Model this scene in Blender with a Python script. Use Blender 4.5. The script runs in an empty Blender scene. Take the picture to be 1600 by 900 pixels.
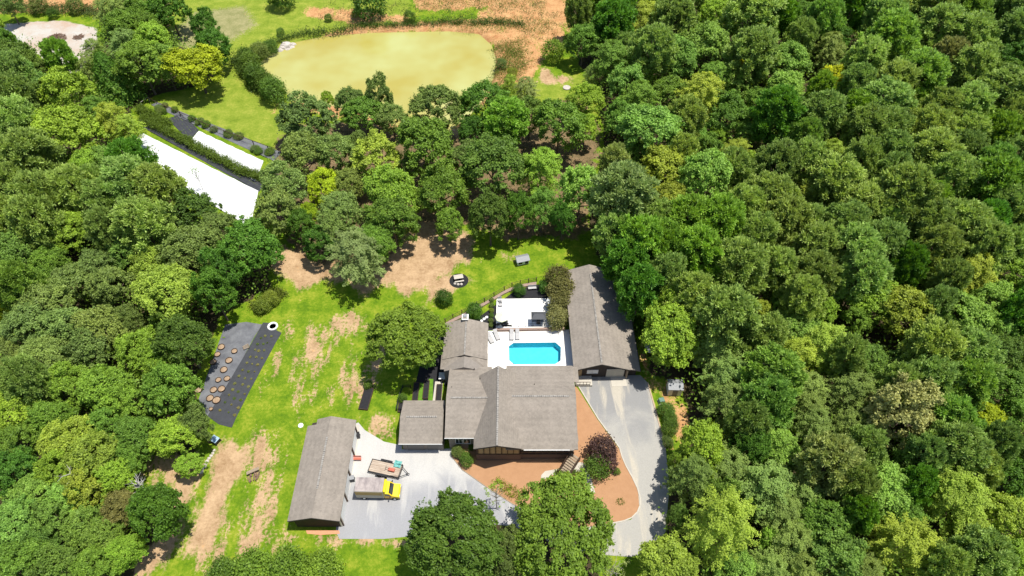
import bpy, math, random
import numpy as np
from mathutils import Vector, Matrix
random.seed(7); RNG = np.random.default_rng(11)
R = math.radians
scene = bpy.context.scene
C = scene.collection
# ---------------- camera ----------------
CF, CH, CP = 1067.0, 95.0, R(50)
cam_d = bpy.data.cameras.new('camera'); cam = bpy.data.objects.new('camera', cam_d); C.objects.link(cam)
cam.location = (0, 0, CH); cam.rotation_euler = (R(90) - CP, 0, 0)
cam_d.sensor_width = 36; cam_d.lens = 36 * CF / 1600; cam_d.clip_start = 0.5; cam_d.clip_end = 6000
scene.camera = cam
# ---------------- sun and sky ----------------
SH = (-0.27, -0.005)                                   # shadow offset per metre of height
sd = Vector((-SH[0], -SH[1], 1)).normalized()
sun_d = bpy.data.lights.new('sun', 'SUN'); sun_d.energy = 4.8; sun_d.angle = R(0.5); sun_d.color = (1.0, 0.96, 0.88)
sun = bpy.data.objects.new('sun', sun_d); C.objects.link(sun); sun.rotation_euler = sd.to_track_quat('Z', 'Y').to_euler()
w = bpy.data.worlds.new('World'); scene.world = w; w.use_nodes = True
nt = w.node_tree; bg = nt.nodes['Background']; sky = nt.nodes.new('ShaderNodeTexSky'); sky.sky_type = 'NISHITA'
sky.sun_disc = False; sky.sun_elevation = math.asin(sd.z); sky.sun_rotation = math.atan2(sd.x, sd.y)
nt.links.new(sky.outputs[0], bg.inputs[0]); bg.inputs[1].default_value = 0.115
scene.view_settings.view_transform = 'Standard'; scene.view_settings.look = 'None'
scene.view_settings.gamma = 1; scene.view_settings.use_curve_mapping = False
scene.view_settings.exposure = 0.38

# ---------------- placing helpers ----------------
def P(px, py, z=0.0):
    u = (px - 800) / CF; v = (450 - py) / CF
    dx, dy, dz = u, math.cos(CP) + v * math.sin(CP), -math.sin(CP) + v * math.cos(CP)
    t = (z - CH) / dz
    return dx * t, dy * t
def px_per_m(x, y, z):
    return CF / (y * math.cos(CP) - (z - CH) * math.sin(CP))
def poly(pts, z=0.0): return np.array([P(a, b, z) for a, b in pts])

def inside(X, Y, pg):
    r = np.zeros(X.shape, bool); n = len(pg)
    for i in range(n):
        x1, y1 = pg[i]; x2, y2 = pg[(i + 1) % n]
        if y1 == y2: continue
        c = ((y1 > Y) != (y2 > Y)) & (X < (x2 - x1) * (Y - y1) / (y2 - y1) + x1)
        r ^= c
    return r
def sdist(X, Y, pg):
    d = np.full(X.shape, 1e9); n = len(pg)
    for i in range(n):
        x1, y1 = pg[i]; x2, y2 = pg[(i + 1) % n]
        ex, ey = x2 - x1, y2 - y1; L = ex * ex + ey * ey + 1e-9
        t = np.clip(((X - x1) * ex + (Y - y1) * ey) / L, 0, 1)
        d = np.minimum(d, np.hypot(X - x1 - t * ex, Y - y1 - t * ey))
    return np.where(inside(X, Y, pg), d, -d)

WATER_Z = -0.7
POND = poly([(410,101),(428,84),(462,69),(500,61),(540,57),(590,54),(640,53),(700,52),(745,56),(763,72),(769,92),(766,120),(752,152),(722,186),(690,204),(640,196),(600,186),(560,172),(500,156),(462,155),(446,134),(422,114)], WATER_Z)
def terrain(X, Y):
    X = np.asarray(X, float); Y = np.asarray(Y, float)
    s = sdist(X, Y, POND)
    t = np.clip((s + 2.6) / 4.0, 0, 1); t = t * t * (3 - 2 * t)
    far = np.clip((Y - 110) / 60, 0, 1)
    pl = np.clip((np.minimum(np.minimum(X+0.75, 8.45-X), np.minimum(Y-63.0, 68.0-Y)) + 0.6) / 0.5, 0, 1)
    return -1.9 * t - 1.9 * pl + far * 0.5 * np.sin(X * 0.05 + 1) * np.cos(Y * 0.06) * np.clip((-s - 4) / 20, 0, 1)
def gz(x, y): return float(terrain(np.array([x]), np.array([y]))[0])

# ---------------- mesh helpers ----------------
class MB:
    def __init__(s): s.v = []; s.f = []; s.m = []
    def add(s, vs, fs, mi=0):
        o = len(s.v); s.v += [tuple(p) for p in vs]; s.f += [tuple(o + i for i in f) for f in fs]; s.m += [mi] * len(fs)
        return s
    def box(s, x0, x1, y0, y1, z0, z1, mi=0, rz=0, piv=None):
        vs = [(x, y, z) for z in (z0, z1) for x, y in ((x0, y0), (x1, y0), (x1, y1), (x0, y1))]
        if rz:
            cx, cy = piv or ((x0 + x1) / 2, (y0 + y1) / 2); c, n = math.cos(rz), math.sin(rz)
            vs = [(cx + (x - cx) * c - (y - cy) * n, cy + (x - cx) * n + (y - cy) * c, z) for x, y, z in vs]
        return s.add(vs, [(3,2,1,0),(4,5,6,7),(0,1,5,4),(1,2,6,5),(2,3,7,6),(3,0,4,7)], mi)
    def bar(s, a, b, r0, r1=None, n=6, mi=0):
        r1 = r0 if r1 is None else r1
        a = Vector(a); b = Vector(b); d = (b - a).normalized()
        u = d.orthogonal().normalized(); w_ = d.cross(u); vs = []
        for p, r in ((a, r0), (b, r1)):
            for i in range(n):
                t = 2 * math.pi * i / n; vs.append(p + (u * math.cos(t) + w_ * math.sin(t)) * r)
        fs = [(i, (i + 1) % n, n + (i + 1) % n, n + i) for i in range(n)] + [tuple(range(n))[::-1], tuple(range(n, 2 * n))]
        return s.add(vs, fs, mi)
    def lathe(s, c, prof, n=24, mi=0):
        vs = []; fs = []
        for r, z in prof:
            for i in range(n):
                t = 2 * math.pi * i / n; vs.append((c[0] + r * math.cos(t), c[1] + r * math.sin(t), c[2] + z))
        for k in range(len(prof) - 1):
            for i in range(n):
                j = (i + 1) % n; fs.append((k*n+i, k*n+j, (k+1)*n+j, (k+1)*n+i))
        fs.append(tuple(range(n))[::-1]); fs.append(tuple(range((len(prof)-1)*n, len(prof)*n)))
        return s.add(vs, fs, mi)
    def prism(s, pts, z0, z1, mi=0):
        n = len(pts); a = sum(pts[i][0]*pts[(i+1)%n][1]-pts[(i+1)%n][0]*pts[i][1] for i in range(n))
        if a < 0: pts = list(pts)[::-1]
        vs = [(x, y, z0) for x, y in pts] + [(x, y, z1) for x, y in pts]
        return s.add(vs, [tuple(range(n))[::-1], tuple(range(n, 2*n))] + [(i, (i+1)%n, n+(i+1)%n, n+i) for i in range(n)], mi)
    def slab(s, a, b, c, d, t, mi=0):      # sloping quad a b c d with thickness t downwards
        vs = [a, b, c, d] + [(p[0], p[1], p[2] - t) for p in (a, b, c, d)]
        return s.add(vs, [(0,1,2,3),(7,6,5,4),(0,4,5,1),(1,5,6,2),(2,6,7,3),(3,7,4,0)], mi)
    def build(s, name, mats, parent=None, smooth=False, bevel=0):
        me = bpy.data.meshes.new(name); me.from_pydata(s.v, [], s.f)
        for m in (mats if isinstance(mats, (list, tuple)) else [mats]): me.materials.append(m)
        me.polygons.foreach_set('material_index', s.m)
        if smooth: me.polygons.foreach_set('use_smooth', [True] * len(s.f))
        me.update()
        o = bpy.data.objects.new(name, me); C.objects.link(o)
        if parent: o.parent = parent
        if bevel:
            b = o.modifiers.new('bevel', 'BEVEL'); b.width = bevel; b.segments = 2; b.limit_method = 'ANGLE'
        return o
def tag(o, label=None, cat=None, group=None, kind=None):
    if label: o['label'] = label
    if cat: o['category'] = cat
    if group: o['group'] = group
    if kind: o['kind'] = kind
    return o
def thing(name, label, cat, loc=(0,0,0), rz=0, group=None):
    o = bpy.data.objects.new(name, None); C.objects.link(o); o.location = loc; o.rotation_euler = (0, 0, rz)
    o.empty_display_size = 0.3
    return tag(o, label, cat, group)
def copy_tree(o, parent=None):
    c = o.copy(); C.objects.link(c); c.parent = parent
    for ch in list(o.children): copy_tree(ch, c)
    return c

# ---------------- materials ----------------
def mat(name, col, rough=0.85, col2=None, scale=3.0, amt=0.5, bump=0.0, bscale=20, spec=0.3, metal=0.0, detail=5, stretch=None):
    m = bpy.data.materials.new(name); m.use_nodes = True; n = m.node_tree; b = n.nodes['Principled BSDF']
    b.inputs['Roughness'].default_value = rough; b.inputs['Specular IOR Level'].default_value = spec; b.inputs['Metallic'].default_value = metal
    tc = n.nodes.new('ShaderNodeTexCoord'); mp = n.nodes.new('ShaderNodeMapping'); n.links.new(tc.outputs['Object'], mp.inputs[0])
    if stretch: mp.inputs['Scale'].default_value = stretch
    if col2 is None: col2 = tuple(c * 0.8 for c in col)
    no = n.nodes.new('ShaderNodeTexNoise'); no.inputs['Scale'].default_value = scale; no.inputs['Detail'].default_value = detail; no.inputs['Roughness'].default_value = 0.65
    n.links.new(mp.outputs[0], no.inputs[0])
    rp = n.nodes.new('ShaderNodeValToRGB'); rp.color_ramp.elements[0].position = 0.5 - amt/2; rp.color_ramp.elements[1].position = 0.5 + amt/2
    rp.color_ramp.elements[0].color = (*col2, 1); rp.color_ramp.elements[1].color = (*col, 1)
    n.links.new(no.outputs[0], rp.inputs[0]); n.links.new(rp.outputs[0], b.inputs['Base Color'])
    if bump:
        n2 = n.nodes.new('ShaderNodeTexNoise'); n2.inputs['Scale'].default_value = bscale; n2.inputs['Detail'].default_value = 4
        n.links.new(mp.outputs[0], n2.inputs[0]); bp = n.nodes.new('ShaderNodeBump'); bp.inputs['Strength'].default_value = bump; bp.inputs['Distance'].default_value = 0.05
        n.links.new(n2.outputs[0], bp.inputs['Height']); n.links.new(bp.outputs[0], b.inputs['Normal'])
    return m
def siding(name, col, axis='z', pitch=0.2, rough=0.8):
    m = mat(name, col, rough, tuple(c*0.75 for c in col), 2.0, 0.6); n = m.node_tree; b = n.nodes['Principled BSDF']
    wv = n.nodes.new('ShaderNodeTexWave'); wv.wave_type = 'BANDS'; wv.bands_direction = 'Z' if axis == 'z' else 'X'; wv.wave_profile = 'SAW'
    wv.inputs['Scale'].default_value = 0.314 / pitch
    tc = n.nodes.new('ShaderNodeTexCoord'); n.links.new(tc.outputs['Object'], wv.inputs[0])
    bp = n.nodes.new('ShaderNodeBump'); bp.inputs['Strength'].default_value = 0.6; bp.inputs['Distance'].default_value = 0.03
    n.links.new(wv.outputs[1], bp.inputs['Height']); n.links.new(bp.outputs[0], b.inputs['Normal'])
    return m
def shingle_mat(name, col):
    m = bpy.data.materials.new(name); m.use_nodes = True; n = m.node_tree; b = n.nodes['Principled BSDF']; b.inputs['Roughness'].default_value = 0.92; b.inputs['Specular IOR Level'].default_value = 0.15
    tc = n.nodes.new('ShaderNodeTexCoord')
    big = n.nodes.new('ShaderNodeTexNoise'); big.inputs['Scale'].default_value = 0.45; big.inputs['Detail'].default_value = 6; n.links.new(tc.outputs['Object'], big.inputs[0])
    vo = n.nodes.new('ShaderNodeTexVoronoi'); vo.inputs['Scale'].default_value = 3.6; n.links.new(tc.outputs['Object'], vo.inputs[0])
    fine = n.nodes.new('ShaderNodeTexNoise'); fine.inputs['Scale'].default_value = 14; fine.inputs['Detail'].default_value = 3; n.links.new(tc.outputs['Object'], fine.inputs[0])
    sep = n.nodes.new('ShaderNodeSeparateColor'); n.links.new(vo.outputs['Color'], sep.inputs[0])
    def ma(op, a, bb):
        q = n.nodes.new('ShaderNodeMath'); q.operation = op
        for i, x in enumerate((a, bb)):
            if isinstance(x, (int, float)): q.inputs[i].default_value = x
            else: n.links.new(x, q.inputs[i])
        return q.outputs[0]
    t = ma('ADD', ma('MULTIPLY', big.outputs[0], 0.55), ma('ADD', ma('MULTIPLY', sep.outputs[0], 0.2), ma('MULTIPLY', fine.outputs[0], 0.45)))
    wv = n.nodes.new('ShaderNodeTexWave'); wv.bands_direction = 'Z'; wv.inputs['Scale'].default_value = 1.15; wv.inputs['Distortion'].default_value = 1.2; wv.inputs['Detail'].default_value = 3; n.links.new(tc.outputs['Object'], wv.inputs[0])
    t = ma('ADD', t, ma('MULTIPLY', ma('SUBTRACT', wv.outputs[1], 0.5), 0.07))
    rp = n.nodes.new('ShaderNodeValToRGB'); rp.color_ramp.elements[0].position = 0.3; rp.color_ramp.elements[1].position = 0.85
    rp.color_ramp.elements[0].color = (*[c*0.72 for c in col], 1); rp.color_ramp.elements[1].color = (*[c*1.2 for c in col], 1)
    n.links.new(t, rp.inputs[0]); n.links.new(rp.outputs[0], b.inputs['Base Color'])
    bp = n.nodes.new('ShaderNodeBump'); bp.inputs['Strength'].default_value = 0.4; bp.inputs['Distance'].default_value = 0.02; n.links.new(sep.outputs[1], bp.inputs['Height']); n.links.new(bp.outputs[0], b.inputs['Normal'])
    return m
def foliage_mat():
    m = bpy.data.materials.new('leaves'); m.use_nodes = True; n = m.node_tree; n.nodes.remove(n.nodes['Principled BSDF']); out = n.nodes['Material Output']
    oi = n.nodes.new('ShaderNodeObjectInfo'); at = n.nodes.new('ShaderNodeAttribute'); at.attribute_name = 'leaf_tone'
    hs = n.nodes.new('ShaderNodeHueSaturation')
    mr = n.nodes.new('ShaderNodeMapRange'); mr.inputs[3].default_value = 0.62; mr.inputs[4].default_value = 1.45; n.links.new(at.outputs['Fac'], mr.inputs[0])
    hu = n.nodes.new('ShaderNodeMapRange'); hu.inputs[3].default_value = 0.504; hu.inputs[4].default_value = 0.490; n.links.new(at.outputs['Fac'], hu.inputs[0])
    n.links.new(oi.outputs['Color'], hs.inputs['Color']); n.links.new(mr.outputs[0], hs.inputs['Value']); n.links.new(hu.outputs[0], hs.inputs['Hue'])
    d = n.nodes.new('ShaderNodeBsdfPrincipled'); d.inputs['Roughness'].default_value = 0.55; d.inputs['Specular IOR Level'].default_value = 0.25
    t = n.nodes.new('ShaderNodeBsdfTranslucent'); mx = n.nodes.new('ShaderNodeMixShader'); mx.inputs[0].default_value = 0.36
    h2 = n.nodes.new('ShaderNodeHueSaturation'); h2.inputs['Hue'].default_value = 0.485; h2.inputs['Saturation'].default_value = 1.1; h2.inputs['Value'].default_value = 1.2
    n.links.new(hs.outputs[0], d.inputs['Base Color']); n.links.new(hs.outputs[0], h2.inputs['Color']); n.links.new(h2.outputs[0], t.inputs['Color'])
    n.links.new(d.outputs[0], mx.inputs[1]); n.links.new(t.outputs[0], mx.inputs[2]); n.links.new(mx.outputs[0], out.inputs[0])
    return m
M = dict(
    shingle=shingle_mat('roof_shingle', (0.245, 0.213, 0.178)),
    cap=mat('ridge_vent', (0.30,0.28,0.25), 0.9, (0.12,0.11,0.10), 2.5, 0.3),
    fascia=mat('dark_fascia', (0.05,0.042,0.036), 0.7),
    white_trim=mat('white_gutter', (0.7,0.69,0.66), 0.6),
    dark_siding=siding('dark_brown_siding', (0.055,0.042,0.036)),
    brick=mat('brown_brick', (0.16,0.11,0.085), 0.9, (0.09,0.06,0.05), 9, 0.4, 0.4, 12),
    tan_panel=mat('tan_panel', (0.42,0.30,0.16), 0.75),
    greige=siding('greige_siding', (0.25,0.22,0.19)),
    cream=mat('cream_wall', (0.74,0.68,0.57), 0.8, (0.62,0.56,0.47), 1.5),
    glass=mat('window_glass', (0.03,0.04,0.05), 0.08, (0.015,0.02,0.025), 1, 0.5, spec=0.7),
    garage_door=mat('garage_door', (0.17,0.16,0.15), 0.5),
    white=mat('white_paint', (0.78,0.78,0.76), 0.6),
    deck=mat('white_concrete', (0.80,0.78,0.73), 0.85, (0.72,0.70,0.66), 0.8, 0.6, 0.2, 15),
    concrete=mat('concrete', (0.50,0.46,0.39), 0.9, (0.40,0.37,0.31), 1.2, 0.6, 0.2, 18),
    stone=mat('retaining_block', (0.36,0.25,0.20), 0.9, (0.22,0.16,0.13), 5, 0.4, 0.5, 10),
    black=mat('black_metal', (0.02,0.02,0.022), 0.5),
    rubber=mat('tyre_rubber', (0.02,0.02,0.02), 0.85),
    greymetal=mat('grey_metal', (0.27,0.28,0.29), 0.5),
    wood=mat('weathered_wood', (0.36,0.29,0.21), 0.9, (0.2,0.15,0.1), 4, 0.5, 0.4, 12),
    darkwood=mat('stained_wood', (0.09,0.055,0.035), 0.85, (0.05,0.03,0.02), 4, 0.5),
    bark=mat('bark', (0.17,0.13,0.10), 0.95, (0.09,0.07,0.05), 6, 0.5, 0.6, 8),
    palebark=mat('pale_bark', (0.45,0.41,0.35), 0.95, (0.28,0.25,0.21), 6, 0.5, 0.6, 8),
    yellow=mat('yellow_paint', (0.85,0.62,0.01), 0.35, (0.78,0.55,0.01), 2, 0.5, spec=0.5),
    yellow_side=mat('yellow_door', (0.80,0.42,0.02), 0.35, spec=0.5),
    boxroof=mat('soiled_white_roof', (0.42,0.36,0.33), 0.7, (0.20,0.17,0.165), 1.3, 0.35, stretch=(1.0,0.5,1)),
    boxside=mat('box_side', (0.42,0.38,0.31), 0.5), ochre=mat('ochre_stripe', (0.42,0.27,0.07), 0.5),
    red=mat('faded_red', (0.50,0.14,0.09), 0.7), teal=mat('teal_paint', (0.15,0.42,0.38), 0.6),
    orange=mat('orange_brick', (0.62,0.30,0.16), 0.85, (0.5,0.22,0.12), 4),
    fabric_white=mat('white_ground_sheet', (0.72,0.73,0.74), 0.7, (0.50,0.50,0.50), 0.9, 0.45, 0.5, 3),
    weed=mat('black_weed_fabric', (0.055,0.058,0.066), 0.55, (0.035,0.037,0.042), 1.2, 0.5, 0.4, 6, stretch=(1,1,1)),
    greyweed=mat('faded_weed_fabric', (0.17,0.175,0.185), 0.7, (0.085,0.088,0.10), 0.5, 0.35, 0.4, 6),
    blackmulch=mat('black_mulch', (0.028,0.027,0.03), 0.95, (0.014,0.014,0.015), 4, 0.5, 0.6, 12),
    mulch=mat('orange_pine_mulch', (0.42,0.235,0.125), 0.95, (0.32,0.170,0.085), 0.9, 0.7, 0.6, 12, detail=9),
    soil=mat('pale_soil', (0.50,0.38,0.26), 0.95, (0.36,0.26,0.17), 3, 0.6),
    mesh_grey=mat('sling_fabric', (0.45,0.44,0.43), 0.8),
    umbrella_cream=mat('cream_canvas', (0.72,0.74,0.52), 0.8),
    darkroof=mat('charcoal_roof', (0.075,0.078,0.085), 0.6),
    rock=mat('pale_rock', (0.55,0.50,0.44), 0.9, (0.36,0.32,0.28), 2, 0.5, 0.5, 6),
    brush=mat('dead_brush', (0.26,0.17,0.12), 0.95, (0.12,0.07,0.05), 5, 0.5),
    deadwood=mat('bleached_wood', (0.52,0.49,0.45), 0.9), blue=mat('pale_blue_lid', (0.35,0.5,0.62), 0.5),
    leaves=foliage_mat())
def painted(name, base, spots):
    return mat(name, base, 0.8, spots, 0.35, 0.25, 0.15, 14, detail=8)

# ---------------- ground ----------------
Xc = np.concatenate([[-1800,-900,-500,-320,-240], np.arange(-190, -70, 1.4), np.arange(-70, 70, 0.5), np.arange(70, 190, 1.4), [240,320,500,900,1800]])
Yc = np.concatenate([[-1200,-500,-200,-80,-20,0], np.arange(12, 92, 0.5), np.arange(92, 215, 0.9), [230,260,320,450,700,1100,2400]])
X, Y = np.meshgrid(Xc, Yc); Z = terrain(X, Y)
def area(*polys, w=2.0, top=1.0):
    o = np.zeros(X.shape)
    for p in polys:
        o = np.maximum(o, np.clip(0.5 + sdist(X, Y, poly(p)) / (2 * w), 0, top))
    return o
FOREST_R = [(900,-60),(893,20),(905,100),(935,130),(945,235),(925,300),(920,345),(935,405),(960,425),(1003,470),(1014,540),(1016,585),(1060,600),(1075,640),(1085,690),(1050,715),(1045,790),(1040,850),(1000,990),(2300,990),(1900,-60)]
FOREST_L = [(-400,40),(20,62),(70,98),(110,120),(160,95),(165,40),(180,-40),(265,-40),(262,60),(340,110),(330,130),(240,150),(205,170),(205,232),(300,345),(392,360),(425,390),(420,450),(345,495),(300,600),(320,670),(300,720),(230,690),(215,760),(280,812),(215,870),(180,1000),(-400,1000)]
FOREST_M = [(435,215),(470,196),(560,190),(640,205),(720,215),(900,150),(940,200),(925,300),(915,372),(790,372),(740,352),(640,345),(600,420),(500,410),(450,380),(420,300)]
masks = dict(
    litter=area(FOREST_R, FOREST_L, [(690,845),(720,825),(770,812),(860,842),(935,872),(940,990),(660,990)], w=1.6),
    mid=area(FOREST_M, w=3.0),
    bare=0.90*area([(418,385),(425,420),(470,448),(540,440),(560,470),(600,445),(640,462),(690,440),(735,405),(740,370),(690,345),(660,342),(600,395),(540,400),(480,385)],
              [(345,688),(400,690),(395,720),(365,765),(345,820),(318,860),(285,868),(296,800),(318,752),(330,715)],
              [(190,910),(205,868),(262,832),(300,800),(285,860),(240,905)],
              [(655,430),(690,428),(730,430),(738,440),(712,455),(670,470)], [(640,185),(720,200),(730,218),(640,215)],
              [(788,398),(806,396),(806,408),(790,410)],[(838,128),(850,105),(870,120),(890,118),(895,128),(860,132)], w=2.2),
    patchy=np.maximum.reduce([area([(450,500),(600,480),(610,620),(520,650),(440,650),(430,560)], w=6, top=0.70),
              area([(375,690),(470,640),(450,760),(445,860),(330,910),(300,870),(350,800)], w=5, top=0.78),
              area([(560,645),(628,640),(628,692),(590,690),(560,668)], w=2, top=0.86),
              area([(640,430),(740,420),(760,400),(700,470),(650,480)], w=4, top=0.72),
              area([(200,690),(330,700),(330,800),(240,860),(215,760)], w=3, top=0.80),
              area([(445,830),(640,838),(640,860),(440,850)], w=1.5, top=0.82)]),
    clay=0.80*area([(455,82),(500,52),(560,40),(640,36),(740,28),(770,0),(800,-40),(905,-40),(893,30),(885,60),(860,80),(842,104),(832,128),(800,132),(760,160),(752,170),(740,140),(772,110),(766,70),(745,52),(640,48),(520,58),(470,72)],
              [(640,-40),(820,-40),(820,8),(740,14),(650,18)], [(470,150),(640,180),(730,180),(735,200),(640,205),(500,178),(440,165)],
              [(430,175),(437,160),(420,140),(410,120),(402,105),(408,98),(440,140)],
              [(1005,560),(1012,598),(1040,596),(1075,640),(1080,690),(1050,700),(1030,640)],
              [(-400,-60),(170,-60),(165,20),(60,20),(-400,30)],
              [(478,8),(540,15),(640,26),(640,36),(560,38),(480,26)], w=1.6),
    sand=area([(-400,50),(0,38),(50,33),(100,31),(150,42),(152,62),(140,90),(120,112),(90,122),(70,92),(40,70),(0,60),(-400,80)], w=1.8),
    meadow=area([(300,20),(380,10),(400,40),(350,70),(290,75),(265,60)], w=5, top=0.9),
    pale=area([(200,-60),(640,-60),(640,30),(500,55),(390,90),(440,160),(460,240),(230,165),(330,130),(340,60),(265,60)], [(780,120),(930,120),(935,260),(880,250),(900,170),(790,140)], w=4))
def point_attr(me, name, arr):
    a = me.attributes.new(name, 'FLOAT', 'POINT'); a.data.foreach_set('value', arr.ravel().astype(np.float32))
ny, nx = X.shape; idx = np.arange(nx * ny).reshape(ny, nx)
faces = np.stack([idx[:-1,:-1], idx[:-1,1:], idx[1:,1:], idx[1:,:-1]], -1).reshape(-1, 4)
def fast_mesh(name, V, Fq):
    me = bpy.data.meshes.new(name); me.vertices.add(len(V)); me.vertices.foreach_set('co', np.asarray(V, np.float32).ravel())
    k = Fq.shape[1]; me.loops.add(Fq.size); me.loops.foreach_set('vertex_index', Fq.astype(np.int32).ravel())
    me.polygons.add(len(Fq)); me.polygons.foreach_set('loop_start', np.arange(0, Fq.size, k, dtype=np.int32)); me.polygons.foreach_set('loop_total', np.full(len(Fq), k, np.int32))
    me.update(calc_edges=True); return me
gme = fast_mesh('ground', np.stack([X, Y, Z], -1).reshape(-1, 3), faces)
for k, a in masks.items(): point_attr(gme, k, a)
gme.polygons.foreach_set('use_smooth', [True] * len(gme.polygons))
def ground_mat():
    m = bpy.data.materials.new('ground'); m.use_nodes = True; n = m.node_tree; b = n.nodes['Principled BSDF']; b.inputs['Roughness'].default_value = 0.95; b.inputs['Specular IOR Level'].default_value = 0.1
    L = n.links.new; tc = n.nodes.new('ShaderNodeTexCoord')
    def noise(s, d=6, r=0.6, off=0, st=None):
        mp = n.nodes.new('ShaderNodeMapping'); mp.inputs['Location'].default_value = (off, off*1.7, 0); L(tc.outputs['Object'], mp.inputs[0])
        if st: mp.inputs['Scale'].default_value = st; mp.inputs['Rotation'].default_value = (0,0,0.9)
        q = n.nodes.new('ShaderNodeTexNoise'); q.inputs['Scale'].default_value = s; q.inputs['Detail'].default_value = d; q.inputs['Roughness'].default_value = r; L(mp.outputs[0], q.inputs[0]); return q.outputs[0]
    def ramp(f, stops):
        q = n.nodes.new('ShaderNodeValToRGB'); e = q.color_ramp.elements
        for i, (p, c) in enumerate(stops):
            el = e[i] if i < 2 else e.new(p)
            el.position = p; el.color = (*c, 1)
        L(f, q.inputs[0]); return q.outputs[0]
    def att(k):
        q = n.nodes.new('ShaderNodeAttribute'); q.attribute_name = k; return q.outputs['Fac']
    def ma(op, a, bb):
        q = n.nodes.new('ShaderNodeMath'); q.operation = op
        for i, x in enumerate((a, bb)):
            if isinstance(x, (int, float)): q.inputs[i].default_value = x
            else: L(x, q.inputs[i])
        return q.outputs[0]
    def mix(f, a, bb):
        q = n.nodes.new('ShaderNodeMix'); q.data_type = 'RGBA'; L(f, q.inputs[0]); L(a, q.inputs[6]); L(bb, q.inputs[7]); return q.outputs[2]
    def thr(mask, nz, amp=1.3, lo=0.42, hi=0.58):
        s = ma('ADD', mask, ma('MULTIPLY', ma('SUBTRACT', nz, 0.5), amp))
        q = n.nodes.new('ShaderNodeMapRange'); q.interpolation_type = 'SMOOTHSTEP'; q.inputs[1].default_value = lo; q.inputs[2].default_value = hi; L(s, q.inputs[0]); return q.outputs[0]
    nb, nm, nf, nff = noise(0.07, 4), noise(0.4, 8, 0.62, 30), noise(2.2, 6, 0.7, 60), noise(9, 4, 0.7, 90)
    nst = noise(0.30, 8, 0.68, 120, (1.0, 0.35, 1))
    detail = ma('ADD', ma('MULTIPLY', nm, 0.45), ma('ADD', ma('MULTIPLY', nf, 0.35), ma('MULTIPLY', nff, 0.2)))
    lawn = ramp(detail, [(0.38, (0.055,0.130,0.006)), (0.60, (0.27,0.30,0.030)), (0.50, (0.135,0.220,0.010))])
    palec = ramp(detail, [(0.38, (0.12,0.18,0.015)), (0.60, (0.29,0.31,0.05)), (0.5, (0.19,0.25,0.026))])
    mead = ramp(detail, [(0.35, (0.13,0.15,0.04)), (0.65, (0.36,0.32,0.16))])
    dirt = ramp(detail, [(0.38, (0.26,0.16,0.08)), (0.60, (0.52,0.36,0.21))])
    clayc = ramp(detail, [(0.38, (0.34,0.15,0.06)), (0.60, (0.55,0.33,0.15))])
    sandc = ramp(ma('ADD', ma('MULTIPLY', nb, 0.5), ma('MULTIPLY', detail, 0.5)), [(0.40, (0.42,0.31,0.23)), (0.55, (0.46,0.44,0.40))])
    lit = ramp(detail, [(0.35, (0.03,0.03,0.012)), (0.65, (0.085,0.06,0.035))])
    midc = ramp(detail, [(0.38, (0.075,0.068,0.028)), (0.62, (0.27,0.18,0.10))])  # brown litter, darkened to paint in the shadow beneath the tree belt
    c = mix(thr(att('pale'), nm, 0.8, 0.3, 0.7), lawn, palec)
    c = mix(thr(att('meadow'), nf, 1.2), c, mead)
    c = mix(thr(att('patchy'), ma('ADD', ma('MULTIPLY', nst, 0.7), ma('MULTIPLY', nf, 0.3)), 3.8, 0.66, 0.92), c, dirt)
    c = mix(thr(att('bare'), ma('ADD', ma('MULTIPLY', nst, 0.7), ma('MULTIPLY', nf, 0.3)), 2.6, 0.35, 0.65), c, dirt)
    c = mix(thr(att('mid'), nm, 1.3), c, midc)
    c = mix(thr(att('clay'), ma('ADD', ma('MULTIPLY', nst, 0.6), ma('MULTIPLY', nf, 0.4)), 3.4, 0.35, 0.65), c, clayc)
    c = mix(thr(att('sand'), nm, 0.5), c, sandc)
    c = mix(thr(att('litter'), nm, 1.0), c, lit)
    L(c, b.inputs['Base Color'])
    bp = n.nodes.new('ShaderNodeBump'); bp.inputs['Strength'].default_value = 0.7; bp.inputs['Distance'].default_value = 0.12; L(ma('ADD', nf, nff), bp.inputs['Height']); L(bp.outputs[0], b.inputs['Normal'])
    return m
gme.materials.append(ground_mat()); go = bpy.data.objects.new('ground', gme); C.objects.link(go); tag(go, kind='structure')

def smooth_poly(pts, it=2):
    for _ in range(it):
        q = []
        for i in range(len(pts)):
            a, b = pts[i], pts[(i + 1) % len(pts)]
            q += [(a[0]*.75+b[0]*.25, a[1]*.75+b[1]*.25), (a[0]*.25+b[0]*.75, a[1]*.25+b[1]*.75)]
        pts = q
    return pts
def sheet(name, pts, z0, z1, m, kind='structure', smooth=0, parent=None):
    w_ = [P(a, b, z1) for a, b in pts]
    if smooth: w_ = smooth_poly(w_, smooth)
    o = MB().prism(w_, z0, z1).build(name, m, parent)
    if kind: tag(o, kind=kind)
    return o
# pond
def water_mat(name, c1, c2, rough=0.12):
    m = mat(name, c1, rough, c2, 0.05, 0.34, 0.10, 1.6, spec=0.35, detail=3); return m
pm = MB().add([(x, y, WATER_Z) for x, y in [(-75,92),(15,92),(15,170),(-75,170)]], [(0,1,2,3)])
tag(pm.build('pond_water', water_mat('pond_water', (0.40,0.405,0.15), (0.345,0.295,0.065))), kind='structure')

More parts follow.
